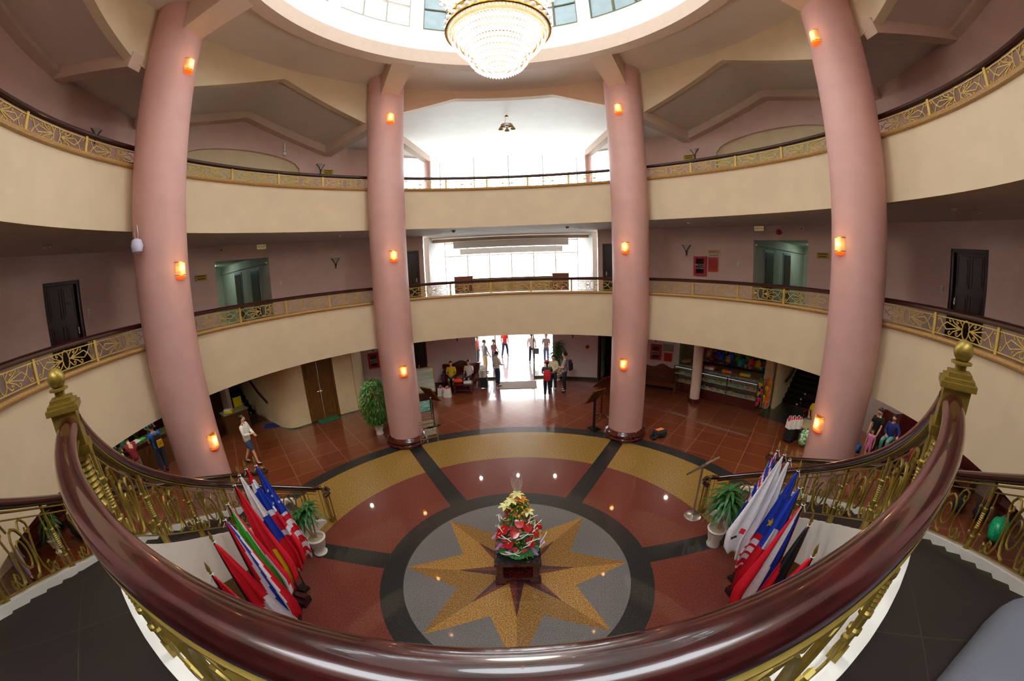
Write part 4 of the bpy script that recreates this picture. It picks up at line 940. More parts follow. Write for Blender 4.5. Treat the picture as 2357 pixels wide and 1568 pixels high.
def easel():
    t=thing('easel','large framed pale poster on a brown wooden easel behind the left column','easel',(-3.72,8.95,0),radians(20)); 
    for x in (-.35,.35): MB().tube([(x*1.1,-.12,0),(x*.5,.12,1.55)],.022,6).build('leg',wood,t)
    MB().tube([(0,.5,0),(0,.12,1.4)],.02,6).build('back_leg',wood,t); MB().box((0,-.02,.35),(.8,.1,.04)).build('ledge',wood,t)
    m=MB(); m.M=Matrix.Translation((0,.0,.9))@Matrix.Rotation(-.12,4,'X'); m.box((0,0,0),(.82,.03,1.08)); m.build('picture_frame',mat('frame_wood','#9b7a45',.4,var=.2),t,smooth=0)
    m=MB(); m.M=Matrix.Translation((0,.0,.9))@Matrix.Rotation(-.12,4,'X'); m.box((0,-.017,0),(.74,.006,1.0)); m.build('poster',mat('pale_poster','#cfd3cf',.4,var=0,scale=2.2,col2='#8fae9c',stretch=(.3,.3,3)),t,smooth=0)
easel()
# ---------------------------------------------------------------- flags
def flagcols(*hexes): return [mat('flag_'+h.strip('#'),h,.75,var=.05,scale=20,bump=.1,bscale=300) for h in hexes]
R_,W_,B_,G_,Y_,K_,N_=flagcols('#dc0f28','#f0f0f6','#1238b4','#3cb42c','#ffd21a','#1c1c20','#12205c')
FM=[R_,W_,B_,G_,Y_,K_,N_]; iR,iW,iB,iG,iY,iK,iN=range(7)
def star_pts(r): return [(r*(1 if k%2==0 else .42)*sin(pi*k/5),r*(1 if k%2==0 else .42)*cos(pi*k/5)) for k in range(10)]
def flag(top,base,side,label,fn,L=1.9,w1=.42,stars=(),starc=W_,seed=1,sag=.12,pleats=2.2,amp=.035):
    random.seed(seed); t=thing('flag',label,'flag',base); top=Vector(top)-Vector(base); ax=top.normalized()
    MB().cyl((0,0,.0),tuple(top),.013,8).build('pole',wood,t)
    m=MB(); m.M=Matrix.Translation(top)@Vector((0,0,1)).rotation_difference(ax).to_matrix().to_4x4(); m.lathe([(.01,-.01),(.022,.0),(.014,.02),(.028,.05),(.022,.09),(.001,.16)],n=4); m.build('finial',brass,t,smooth=0)
    MB().tube([tuple(top-ax*.03+Vector((.025*cos(k),.025*sin(k),.004*k))) for k in range(8)]+[tuple(top-ax*.12+Vector((.05*side,-.03,0)))],.006,4).build('tie',white,t)
    lat=Vector((-side*.93,.3,0)).normalized(); nor=Vector((-lat.y*1,lat.x,0))*(1 if side>0 else -1); nu,nv=36,18; vs=[];fs=[];mi=[]
    ph=random.random()*6; tw=random.uniform(.8,1.2)
    def pos(u,v):
        w=.035+(w1*tw)*(u**.85)*(1-.25*max(0,u-.8)/.2); a=amp*(.3+u)
        off=lat*(w*v)+nor*(a*sin(v*2*pi*pleats+ph+u*1.5)); z=-(L*(u*(1-sag*v)+.02*sin(v*9+ph)*u))-.05
        return top+ax*(z)+off
    for i in range(nu+1):
        for j in range(nv+1): vs.append(tuple(pos(i/nu,j/nv)))
    m=MB()
    for i in range(nu):
        for j in range(nv): fs.append((i*(nv+1)+j,i*(nv+1)+j+1,(i+1)*(nv+1)+j+1,(i+1)*(nv+1)+j)); mi.append(fn((i+.5)/nu,(j+.5)/nv))
    m.add(vs,fs); m.m=mi; c=m.build('cloth',FM,t,smooth=60); md=c.modifiers.new('thickness','SOLIDIFY'); md.thickness=.004
    for u,v,r in stars:
        p=pos(u,v); px_=(pos(u,v+.02)-p).normalized(); py_=(pos(u-.02,v)-p).normalized(); 
        n_=px_.cross(py_).normalized(); cam=Vector((.14,-4.8,5.3))-Vector(base)-p
        if n_.dot(cam)<0: n_=-n_
        pts=star_pts(r); q=MB(); q.add([tuple(p+n_*.012+px_*x+py_*y) for x,y in pts],[tuple(range(10))]); q.build('star',starc,c,smooth=0)
    return t
def bands(*bs,skew=0):
    def f(u,v):
        x=u+skew*(v-.5)
        for lim,c in bs:
            if x<lim: return c
        return bs[-1][1]
    return f
def vb(*bs,skew=0):
    def f(u,v):
        x=v+skew*(u-.5)
        for lim,c in bs:
            if x<lim: return c
        return bs[-1][1]
    return f
us=lambda u,v: (iN if v<.55 and u>.55 else iB) if u<.47 or (u>.55 and v<.3) else (iW if int((u-.47+.06*v)*15)%2==0 else iR)
def norway(u,v): x=u+.05*v; return iR if x<.12 else iW if x<.2 else iB if x<.42 else iW if x<.47 else iR if x<.64 else iW if x<.7 else iB if v<.4 else iR
def union(u,v):
    if u<.5: x=(u*2+v*.8)%.5; return iW if x<.12 else iR if x<.22 else iW if x<.27 else iB
    return iB
def maple(u,v): return iR if u<.5 else iW if u<.8 else iR
TL=[(-4.05,-.72),(-4.15,-.86),(-4.14,-1.05),(-4.02,-1.32),(-3.78,-1.76),(-3.57,-2.07),(-3.41,-2.48),(-3.06,-2.93)]
BL=[(-3.86,-.86),(-3.9,-1.02),(-3.88,-1.2),(-3.76,-1.45),(-3.55,-1.85),(-3.36,-2.15),(-3.2,-2.52),(-2.92,-2.9)]
FL=[('flag of blue with white stars over red and white stripes, rearmost of the left row',us,dict(stars=[(.22,.35,.035),(.28,.6,.035),(.34,.3,.035),(.36,.75,.035),(.42,.5,.035)])),
 ('red, white and blue cross flag, second from the back of the left row',norway,{}),
 ('white, blue and red striped flag in the left row',bands((.40,iW),(.66,iB),(1,iR),skew=.08),{}),
 ('plain red flag with a yellow edge in the left row',lambda u,v:iY if (u>.62 and .5<v<.66) else iR,{}),
 ('bright green, white and red flag in the left row',vb((.62,iG),(.86,iW),(1,iR),skew=-.15),dict(w1=.55)),
 ('red, white and blue striped flag in front of the green one',vb((.3,iR),(.45,iW),(.7,iB),(.82,iW),(1,iR),skew=.45),{}),
 ('red flag with a white lower half in the left row',lambda u,v:iR if u<.62-.2*v else iW,dict(w1=.62)),
 ('red and white flag with a red leaf, frontmost of the left row',maple,dict(w1=.62,stars=[(.66,.6,.09)],starc=R_))]
for k,((x,y),(bx,by),(lb,fn,kw)) in enumerate(zip(TL,BL,FL)):
    kw=dict(kw); w1=kw.pop('w1',.46); flag((x,y,2.6),(bx,by,.1),-1,lb,fn,L=2.0 if k!=4 else 1.8,w1=w1,seed=k,**kw)
TR=[(4.15,-.71),(4.17,-.86),(4.14,-1.03),(4.06,-1.33),(3.78,-1.70),(3.57,-2.02),(3.37,-2.38),(3.06,-2.82)]
BR=[(3.9,-.84),(3.92,-1.0),(3.9,-1.18),(3.8,-1.45),(3.55,-1.8),(3.36,-2.12),(3.17,-2.46),(2.92,-2.85)]
FR=[('blue flag with union canton and white stars, rearmost of the right row',union,dict(stars=[(.6,.6,.05),(.82,.45,.05)])),
 ('white flag with small red and black marks, second of the right row',lambda u,v: iR if (.72<u<.78 and .45<v<.62) else iK if (.8<u<.83 and .6<v<.85) else iW,dict(w1=.6)),
 ('plain white flag, third of the right row',bands((.85,iW),(1,iW)),dict(w1=.55)),
 ('blue flag with a yellow sun and red stripes in the right row',lambda u,v:iB if u<.58 else iR if int(u*22)%2 else iW,dict(stars=[(.2,.5,.06),(.45,.55,.1)],starc=Y_)),
 ('dark blue flag with white patches above red in the right row',lambda u,v:iW if (.32<u<.52 and .35<v<.7) else (iB if u<.6-.1*v else iR),{}),
 ('blue, white and red flag in the right row',vb((.36,iB),(.64,iW),(1,iR),skew=.15),{}),
 ('black, red and gold flag in the right row',bands((.42,iK),(.78,iR),(1,iY),skew=.35),{}),
 ('red and blue flag, frontmost of the right row',bands((.32,iR),(.75,iB),(1,iR),skew=.2),dict(w1=.6))]
for k,((x,y),(bx,by),(lb,fn,kw)) in enumerate(zip(TR,BR,FR)):
    kw=dict(kw); w1=kw.pop('w1',.46); flag((x,y,2.6),(bx,by,.1),1,lb,fn,L=2.0,w1=w1,seed=20+k,**kw)
for s,B_l in ((-1,BL),(1,BR)):
    t=thing('flag_stand','dark wooden stepped stand holding the %s row of flags'%('left' if s<0 else 'right'),'flag stand',(s*3.5,-1.6,0)); m=MB(); m2=MB()
    for a,b in zip(B_l,B_l[1:]):
        c=((a[0]+b[0])/2-s*3.5,(a[1]+b[1])/2+1.6,.04); d=hypot(b[0]-a[0],b[1]-a[1]); rz=atan2(b[1]-a[1],b[0]-a[0]); m.box((c[0],c[1],.03),(d+.05,.2,.06),rz=rz)
    m.box((s*.24,.40,.06),(.26,.22,.12),rz=.1*s); m2.box((s*.24,.43,.15),(.24,.1,.06),rz=.1*s)
    m.build('base',darkw,t,smooth=0); m2.build('block',wood,t,smooth=0)
# ---------------------------------------------------------------- people
def skinmesh(V,E,m_,sub=2,name='body'):
    me=bpy.data.meshes.new('sk'); me.from_pydata([v[:3] for v in V],E,[]); o=bpy.data.objects.new('sk',me); COL.objects.link(o)
    md=o.modifiers.new('s','SKIN'); md.use_smooth_shade=True; o.modifiers.new('u','SUBSURF').levels=sub
    for i,v in enumerate(V):
        sv=me.skin_vertices[0].data[i]; r=v[3]; sv.radius=(r if not isinstance(r,tuple) else r[0],r if not isinstance(r,tuple) else r[1]); sv.use_root=(i==0)
    dg=bpy.context.evaluated_depsgraph_get(); nm=bpy.data.meshes.new_from_object(o.evaluated_get(dg)); bpy.data.objects.remove(o); bpy.data.meshes.remove(me)
    nm.name=name; nm.materials.clear(); nm.materials.append(m_)
    nm.polygons.foreach_set('use_smooth',[True]*len(nm.polygons)); return nm
SK=[mat('skin_light','#d9a98a',.55,var=.05),mat('skin_tan','#b67e5c',.55,var=.05)]
HR=mat('black_hair','#120d0b',.45,var=.2)
def cloth(h): return mat('cloth_'+h.strip('#'),h,.8,var=.12,scale=25,bump=.15,bscale=200)
def person(label,x,y,z,face,H=1.65,shirt='#ffffff',bottom='#1a2338',pose='stand',arms=('down','down'),hair='short',sleeve='short',legs='long',skin=0,shoes='#1c1a19',lean=0,extra=None,turn=0):
    k=H/1.7; sit=pose=='sit'; ph=.93 if not sit else .52; dz=ph-.93
    a=-radians(face); loc=(x,y,z)
    T=lambda p:(p[0]*k,p[1]*k,p[2]*k)
    ln=lambda p:(p[0],p[1]+lean*max(0,p[2]-ph),p[2]-abs(lean)*.25*max(0,p[2]-ph)) # bend forward from the hips
    J={}; J['pel']=(0,0,ph); J['bel']=ln((0,.005,ph+.16)); J['che']=ln((0,.0,ph+.34)); J['nb']=ln((0,-.01,ph+.5)); J['nk']=ln((0,.0,ph+.565)); J['h1']=ln((0,.02,ph+.62)); J['h2']=ln((0,.025,ph+.69)); J['h3']=ln((0,.01,ph+.755))
    V=[];E=[];idx={}
    def add(n,p,r,par=None): idx[n]=len(V); V.append((*T(p),tuple(q*k for q in r) if isinstance(r,tuple) else r*k)); E.append((idx[par],idx[n])) if par else None
    add('pel',J['pel'],(.125,.095)); add('bel',J['bel'],(.115,.085),'pel'); add('che',J['che'],(.145,.1),'bel'); add('nb',J['nb'],(.075,.06),'che'); add('nk',J['nk'],.048,'nb'); add('h1',J['h1'],(.062,.07),'nk'); add('h2',J['h2'],(.075,.088),'h1'); add('h3',J['h3'],(.058,.068),'h2')
    add('nose',ln((0,.115,ph+.665)),.012,'h2')
    for s in (-1,1): add('ear%d'%s,ln((s*.086,.01,ph+.675)),(.012,.02),'h2')
    leg={}
    for s in (-1,1):
        hip=(s*.085,0,ph-.05)
        if sit: kn=(s*.11,.42,.5); an=(s*.11,.40,.09)
        elif pose=='walk': kn=(s*.09,.13*s+.03,.5); an=(s*.09,.26*s-.05,.09 if s>0 else .12)
        elif pose=='bend': kn=(s*.1,.05,.5); an=(s*.1,-.02,.09)
        else: kn=(s*.095,.02,.49); an=(s*.1+.0,-.01,.09)
        toe=(an[0]*1.15,an[1]+.15,.03)
        leg[s]=(hip,kn,an,toe)
        add('hip%d'%s,hip,.082,'pel'); add('kn%d'%s,kn,.055,'hip%d'%s); add('ca%d'%s,tuple((2*a_+b_)/3 for a_,b_ in zip(kn,an)),.052,'kn%d'%s); add('an%d'%s,an,.036,'ca%d'%s); add('toe%d'%s,toe,(.038,.028),'an%d'%s)
    arm={}
    for s,mode in zip((-1,1),arms):
        sh=ln((s*.175,-.01,ph+.45))
        B=lambda dx,dy,dz_:(sh[0]+s*dx,sh[1]+dy,sh[2]+dz_)
        el,wr={'down':(B(.05,-.02,-.27),B(.05,.05,-.51)),'lap':(B(.05,.08,-.26),B(-.1,.27,-.33)),'fwd':(B(.04,.05,-.27),B(-.02,.27,-.24)),'phone':(B(.05,.06,-.26),B(-.1,.22,-.12)),'reach':(B(.02,.2,-.18),B(-.03,.42,-.2)),'hip':(B(.16,-.05,-.22),B(.0,.05,-.42)),'rest':(B(.16,.05,-.2),B(.2,.27,-.26)),'up':(B(.1,.12,-.1),B(.0,.2,.12)),'droop':(B(.02,.1,-.26),B(0,.22,-.48))}[mode]
        arm[s]=(sh,el,wr); add('sh%d'%s,sh,.052,'che'); add('el%d'%s,el,.037,'sh%d'%s); add('fa%d'%s,tuple(a_*.6+b_*.4 for a_,b_ in zip(el,wr)),.036,'el%d'%s); add('wr%d'%s,wr,.025,'fa%d'%s)
        d=(Vector(wr)-Vector(el)).normalized(); sd=d.cross(Vector((0,0,1))); sd=sd.normalized() if sd.length>.1 else Vector((1,0,0)); 
        if abs(d.z)>.8: sd=Vector((0,1,0))
        pm=Vector(wr)+d*.05; add('pa%d'%s,tuple(pm),(.032,.018),'wr%d'%s)
        for q in range(4):
            o_=(q-1.5)*.019; L=(.07,.08,.075,.058)[q]; b_=pm+d*.03+sd*o_; c_=b_+d*L*.5+Vector((0,0,-.004)); e_=b_+d*L*.9+(Vector((0,.02,0)) if abs(d.z)>.8 else Vector((0,0,-.02)))
            add('f%d%d'%(s,q),tuple(b_),.0095,'pa%d'%s); add('g%d%d'%(s,q),tuple(c_),.0085,'f%d%d'%(s,q)); add('i%d%d'%(s,q),tuple(e_),.0075,'g%d%d'%(s,q))
        b_=pm+sd*.035-d*.02; e_=b_+sd*.02+d*.045; add('t%d'%s,tuple(b_),.011,'pa%d'%s); add('u%d'%s,tuple(e_),.009,'t%d'%s)
    o=bpy.data.objects.new('person',skinmesh(V,E,SK[skin],1 if H<2 else 2)); COL.objects.link(o); o.location=loc; o.rotation_euler=(0,0,a); tag(o,label,'person')
    def part(nm,V2,E2,m_,sub=1): p=bpy.data.objects.new(nm,skinmesh([(*T(v[:3]),tuple(q*k for q in v[3]) if isinstance(v[3],tuple) else v[3]*k) for v in V2],E2,m_,sub,nm)); COL.objects.link(p); p.parent=o; return p
    def low(p,q,f): return tuple(a_+(b_-a_)*f for a_,b_ in zip(p,q))
    V2=[(*ln((0,0,ph-.13)),(.165,.13)),(*ln((0,0,ph+.0)),(.158,.125)),(*J['bel'],(.152,.12)),(*J['che'],(.178,.128)),(*ln((0,-.008,ph+.47)),(.09,.075))]; E2=[(0,1),(1,2),(2,3),(3,4)]
    for s in (-1,1):
        sh,el,wr=arm[s]; n=len(V2); V2+=[(*sh,.076),(*low(sh,el,.75 if sleeve=='short' else 1),.06)]; E2+=[(3,n),(n,n+1)]
        if sleeve=='long': V2.append((*low(el,wr,1.0),.042)); E2.append((n+1,n+2))
    part('shirt',V2,E2,cloth(shirt))
    V2=[(*ln((0,0,ph+.08)),(.135,.105)),(0,0,ph-.04,(.15,.12))]; E2=[(0,1)]
    for s in (-1,1):
        hip,kn,an,toe=leg[s]; n=len(V2); V2+=[(*low(hip,kn,.12),.108),(*(kn if legs=='long' else low(hip,kn,1.0)),.078)]; E2+=[(1,n),(n,n+1)]
        if legs=='long': V2+=[(*low(kn,an,1.0),.06)]; E2+=[(n+1,n+2)]
    part('trousers' if legs=='long' else 'shorts',V2,E2,cloth(bottom))
    for s in (-1,1):
        hip,kn,an,toe=leg[s]; part('shoe',[(an[0],an[1]-.04,.045,.045),(an[0],an[1]+.03,.045,.045),(toe[0],toe[1]+.01,.038,(.046,.036))],[(0,1),(1,2)],cloth(shoes))
    # hair and face
    c=Vector(T(ln((0,.005,ph+.70)))); m=MB(); nn=14; mm=9; vs=[];fs=[]
    for i in range(mm+1):
        for j in range(nn):
            th=pi*.62*i/mm; b=2*pi*j/nn; r=1.0; fr=max(0,sin(b)); th*=1-.42*fr
            vs.append((c.x+.094*k*sin(th)*cos(b),c.y-.01*k+.108*k*sin(th)*sin(b),c.z+.108*k*cos(th)))
    for i in range(mm):
        for j in range(nn): fs.append((i*nn+j,i*nn+(j+1)%nn,(i+1)*nn+(j+1)%nn,(i+1)*nn+j))
    m.add(vs,fs)
    if hair in('long','pony'): m.tube([(c.x,c.y-.08*k,c.z+.02*k),(c.x,c.y-.11*k,c.z-.08*k),(c.x,c.y-.1*k,c.z-(.26 if hair=='long' else .22)*k)],[.07*k,.08*k if hair=='long' else .035*k,.05*k if hair=='long' else .02*k],8)
    if hair=='bun': m.ball((c.x,c.y-.1*k,c.z+.07*k),.04*k,8)
    m.build('hair',HR,o,smooth=60)
    if hair=='cap' or extra=='cap':
        m=MB(); m.lathe([(.1*k,-.0),(.102*k,.04*k),(.07*k,.1*k),(.001,.12*k)],(c.x,c.y,c.z+.0),14); m.box((c.x,c.y+.12*k,c.z+.01*k),(.13*k,.1*k,.012)); m.build('cap',cloth('#b01a3c'),o)
    for s in (-1,1): MB().ball(T(ln((s*.032,.098,ph+.69))),.0095*k,6).build('eye',black,o)
    MB().box(T(ln((0,.104,ph+.628))),(.04*k,.012*k,.008*k)).build('mouth',mat('lips','#9a4a44',.5,var=0),o,smooth=0)
    o['_k']=k; o['_ph']=ph; return o
def backpack(on,label,col,x,y,z,face,s=1.0,col2=None,logo=False):
    t=thing('backpack',label,'bag',(x,y,z),-radians(face)); c=cloth(col)
    m=MB(); 
    for q,(w,d,h,yy,zz) in enumerate(((.3,.16,.44,0,0),)): 
        pr=[]; n=16
        for zi in range(9):
            v=zi/8; sc=(sin(pi*(.12+.76*v)))**.35
            pr.append([(w/2*sc*(abs(cos(2*pi*i/n))**.6)*(1 if cos(2*pi*i/n)>=0 else -1),yy+d/2*sc*(abs(sin(2*pi*i/n))**.6)*(1 if sin(2*pi*i/n)>=0 else -1),(v-.5)*h) for i in range(n)])
        vs=[tuple(Vector(p)*s) for r in pr for p in r]; fs=[(i*n+j,i*n+(j+1)%n,(i+1)*n+(j+1)%n,(i+1)*n+j) for i in range(8) for j in range(n)]+[tuple(range(n))[::-1],tuple(8*n+i for i in range(n))]
        m.add(vs,fs)
    m.build('bag',c,t,smooth=60)
    MB().box((0,-.09*s,-.06*s),(.2*s,.05*s,.24*s)).build('pocket',cloth(col2) if col2 else c,t,smooth=0)
    for q in (-1,1): MB().tube([(q*.08*s,.07*s,.19*s),(q*.1*s,.17*s,.2*s),(q*.11*s,.24*s,.05*s),(q*.1*s,.17*s,-.12*s),(q*.09*s,.07*s,-.18*s)],.016*s,5,flat=(1.5,.6)).build('strap',black if col!='#a81226' else c,t)
    MB().tube([(-.03*s,.02,.2*s),(0,.02,.25*s),(.03*s,.02,.2*s)],.008,5).build('handle',cloth(col2) if col2 else c,t)
    if logo:
        m=MB()
        for i in range(5): m.box(((i-2)*.016*s,-.117*s,-.06*s),(.009*s,.003,(.05-.012*abs(i-2))*s))
        m.build('emblem',black,t,smooth=0)
    return t
AZ=lambda R,a:P(R,a)[:2]
# entrance group
person('person in a white shirt and dark jeans standing on the left of the entrance mat',-.80,10.62,0,60,1.62,'#d8d4cf','#1d2c48',arms=('down','lap'),sleeve='long',shoes='#101826')
p=person('person with a red cap and red backpack seen from behind near the entrance',1.32,9.04,0,5,1.55,'#2f3236','#16202e',arms=('lap','lap'),hair='pony',extra='cap',shoes='#8a7464',skin=1)
backpack(p,'red backpack worn by the person in the red cap','#a81226',1.30,8.80,1.0,5,1.0)
person('person in a pale long-sleeved top facing the hall beside the potted corn plant',1.66,9.86,0,195,1.55,'#cfd0b8','#1c2030',arms=('lap','fwd'),hair='pony',sleeve='long')
person('tall person in a grey t-shirt with a black backpack by the entrance',2.12,9.6,0,-80,1.72,'#8d858c','#151a26',arms=('fwd','droop'),shoes='#20242c')
backpack(None,'black backpack worn by the person in the grey t-shirt','#121216',2.36,9.62,1.17,-80,1.0)
for lb,x,y,f,H_,sh,bt,ps,ar in (('person in a grey t-shirt bending over outside the left door pane',-1.55,12.9,60,1.7,'#73787e','#b89a60','stand',('droop','droop')),
 ('person in a maroon shirt standing outside the left door pane',-1.1,13.4,120,1.6,'#8a2030','#20406a','stand',('lap','lap')),
 ('person in a bright red shirt far outside on the left',-2.1,14.6,100,1.6,'#c81c30','#20202c','stand',('down','lap')),
 ('person in red with blue trousers walking outside beyond the entrance',-.6,16.0,20,1.65,'#d03a30','#2a3260','walk',('down','down')),
 ('person in a white shirt carrying a black bag outside the door',.95,14.6,10,1.65,'#e6e0d8','#1c1e26','walk',('down','down')),
 ('person in grey with blue shorts standing outside the right door pane',1.75,14.4,200,1.62,'#8a8078','#2a5080','stand',('lap','fwd'))):
    person(lb,x,y,0,f,H_,sh,bt,ps,ar,hair='short',skin=1)
t=thing('handbag','black handbag carried by the person outside the door','bag',(1.18,14.5,.75)); MB().box((0,0,-.1),(.32,.12,.3)).build('bag',cloth('#101014'),t,smooth=0); MB().tube([(-.1,0,.05),(0,0,.2),(.1,0,.05)],.012,5).build('handle',black,t)
# sofas
def sofa(loc,rz,w,label,high=1.0,cush=None,m_=wood,dep=.72):
    t=thing('sofa',label,'sofa',loc,rz); n=18
    pts=[(-w/2,.35)]+[(-w/2+w*i/n,high*(.8+.13*sin(pi*i/n)+.05*cos(4*pi*i/n))) for i in range(n+1)]+[(w/2,.35)]
    m=MB(); vs=[(x,dep/2-.05+.06*(z-.35),z) for x,z in pts]+[(x,dep/2+.0+.06*(z-.35),z) for x,z in pts]; k=len(pts)
    m.add(vs,[tuple(range(k))[::-1],tuple(range(k,2*k))]+[(i,(i+1)%k,(i+1)%k+k,i+k) for i in range(k)]); m.build('backrest',m_,t,smooth=0)
    MB().box((0,-.02,.41),(w-.06,dep-.06,.06)).box((0,-dep/2+.05,.34),(w-.1,.04,.12)).build('seat',m_,t,smooth=0)
    for s in (-1,1):
        MB().tube([(s*(w/2-.04),dep/2-.08,.66),(s*(w/2-.04),0,.66),(s*(w/2-.04),-dep/2+.05,.63),(s*(w/2-.04),-dep/2-.0,.58)],.04,8).box((s*(w/2-.04),-.02,.54),(.05,dep-.12,.2)).build('armrest',m_,t)
        for y in (-dep/2+.06,dep/2-.06): MB().box((s*(w/2-.07),y,.19),(.09,.09,.38)).box((s*(w/2-.07),y,.04),(.13,.13,.08)).build('leg',m_,t,smooth=0)
    if cush: MB().box((0,-.04,.47),(w-.2,dep-.2,.08)).build('cushion',cloth(cush),t,smooth=0)
    return t
def aimz(az): return -radians(az)
sofa((-2.5,10.82,0),radians(5),1.75,'carved dark wooden sofa with two seated people left of the entrance',1.15)
person('person in a yellow and black top sitting at the left end of the sofa',-2.93,10.72,.0,175,1.58,'#e5c81c','#3a3a22',pose='sit',arms=('lap','lap'),hair='bun')
person('person in a white shirt sitting at the right end of the sofa',-2.12,10.78,.0,190,1.6,'#e8e8ee','#1f3050',pose='sit',arms=('lap','fwd'),hair='bun')
def lowtable(loc,rz,w,d,h,label,top=None):
    t=thing('coffee_table',label,'table',loc,rz); MB().box((0,0,h-.025),(w,d,.05)).build('table_top',top or wood,t,smooth=0)
    for sx in (-1,1):
        for sy in (-1,1): MB().box((sx*(w/2-.08),sy*(d/2-.08),h/2),(.09,.09,h-.05)).box((sx*(w/2-.06),sy*(d/2-.06),.04),(.14,.14,.08)).build('leg',wood,t,smooth=0)
    MB().box((0,0,.16),(w-.12,d-.12,.03)).build('shelf',wood,t,smooth=0); return t
lowtable((-2.28,9.9,0),0,.85,.6,.46,'low wooden coffee table in front of the left sofa')
def blobbag(loc,r,label,m_,cat='bag',nm='bag',sx=1,sy=.7,sz=.8,seed=0,knot=None):
    random.seed(seed); t=thing(nm,label,cat,loc); n=14;mm=8;vs=[];fs=[]
    for i in range(mm+1):
        th=pi*i/mm
        for j in range(n):
            b=2*pi*j/n; rr=r*(1+.1*random.uniform(-1,1)) if 0<i<mm else r; vs.append((rr*sx*sin(th)**.7*cos(b),rr*sy*sin(th)**.7*sin(b),r*sz-rr*sz*cos(th) if True else 0))
    for i in range(mm):
        for j in range(n): fs.append((i*n+j,i*n+(j+1)%n,(i+1)*n+(j+1)%n,(i+1)*n+j))
    MB().add(vs,fs).build('body',m_,t,smooth=70)
    m=MB().tube([(-r*.3,0,2*r*sz*.93),(-r*.15,0,2*r*sz+.08),(r*.15,0,2*r*sz+.08),(r*.3,0,2*r*sz*.93)],.012,5); m.build('handle',knot or m_,t); return t
blobbag((-2.5,9.85,.46),.17,'bright orange-red bag on the coffee table',cloth('#d8401c'),sx=1.3,sz=.55,seed=1)
t=thing('newspaper','pale plastic-wrapped parcel on the right of the coffee table','parcel',(-2.08,9.85,.46)); MB().box((0,0,.03),(.34,.24,.05),rz=.2).build('wrap',mat('plastic_wrap','#c8d4d2',.25,var=.2,scale=20),t,smooth=0)
def shopbag(loc,w,d,h,label,m_=None,top=red,rz=0):
    t=thing('shopping_bag',label,'bag',loc,rz); m_=m_ or mat('white_plastic','#e6e3df',.4,var=.08,scale=10,bump=.4,bscale=25)
    m=MB().box((0,0,h/2),(w,d,h),tap=.86); m.build('bag',m_,t,smooth=0)
    [MB().ball(c_,.055,8).build('contents',top,t) for c_ in ((-.06,0,h),(.06,.01,h),(0,-.02,h+.01))]
    for s in (-1,1): MB().tube([(-.06,s*d*.3,h*.97),(-.03,s*d*.25,h+.1),(.03,s*d*.25,h+.1),(.06,s*d*.3,h*.97)],.008,5).build('handle',m_,t)
shopbag((-3.22,9.52,0),.28,.2,.36,'white carrier bag with red contents, left one of the pair by the sofa')
shopbag((-2.9,9.38,0),.32,.22,.38,'white carrier bag with red contents, right one of the pair by the sofa')
blobbag((-3.55,10.0,0),.24,'black bag on the floor left of the two white carrier bags',cloth('#0e0e12'),seed=3)
def suitcase(loc,label,col,w=.36,d=.22,h=.5,rz=0):
    t=thing('suitcase',label,'suitcase',loc,rz); MB().box((0,0,.05+h/2),(w,d,h)).build('shell',cloth(col),t,smooth=0)
    for i in (-1,0,1): MB().box((i*w*.3,-d/2-.005,.05+h/2),(.02,.012,h*.9)).build('rib',cloth(col),t,smooth=0)
    MB().tube([(-.08,d*.35,h),(-.08,d*.35,h+.4),(.08,d*.35,h+.4),(.08,d*.35,h)],.009,6).build('handle',steel,t)
    for sx in (-1,1):
        for sy in (-1,1): MB().cyl((sx*w*.38-.015,sy*d*.3,.03),(sx*w*.38+.015,sy*d*.3,.03),.03,10).build('wheel',black,t)
    return t
suitcase((-1.42,10.4,0),'black rolling suitcase between the sofa and the entrance','#101014',.34,.24,.48)
t=thing('box','grey-white cardboard box standing on the black suitcase','box',(-1.46,10.38,.54)); MB().box((0,0,.15),(.28,.22,.3)).build('carton',mat('carton','#b9b4aa',.7,var=.1),t,smooth=0)
MB().box((0,-.112,.15),(.12,.004,.3)).build('tape',mat('tape','#8a8478',.4),t,smooth=0)
# entrance: glass panes, mat
for i,(x0,x1) in enumerate(((-1.86,-.9),(.92,1.86))):
    w=thing('window_%d'%(20+i),None,None,((x0+x1)/2,11.72,0)); w['kind']='structure'; c=(x0+x1)/2; fw=mat('door_frame_metal','#5b6a4a',.35,metal=.4)
    m=MB(); 
    for x in (x0-c,x1-c): m.box((x,0,1.2),(.05,.08,2.4))
    m.box((0,0,.05),(x1-x0,.08,.1)).box((0,0,2.38),(x1-x0,.08,.06)); m.build('frame',fw,w,smooth=0); MB().box((0,0,1.2),(x1-x0-.04,.012,2.3)).build('pane',MATS['thin_glass'],w,smooth=0)
    MB().tube([(.3*(1 if i==0 else -1),-.05,.95),(.3*(1 if i==0 else -1),-.1,1.0),(.3*(1 if i==0 else -1),-.1,1.3),(.3*(1 if i==0 else -1),-.05,1.35)],.012,6).build('handle',steel,w)
t=thing('door_mat','large brown doormat in front of the glass entrance','mat',(.1,10.68,0)); MB().box((0,0,.008),(1.65,1.0,.016)).build('pile',mat('coir','#8a7a6c',.9,var=.25,scale=60,bump=.5,bscale=120),t,smooth=0); MB().box((0,0,.004),(1.72,1.07,.008)).build('border',mat('rubber','#4c443e',.8),t,smooth=0)
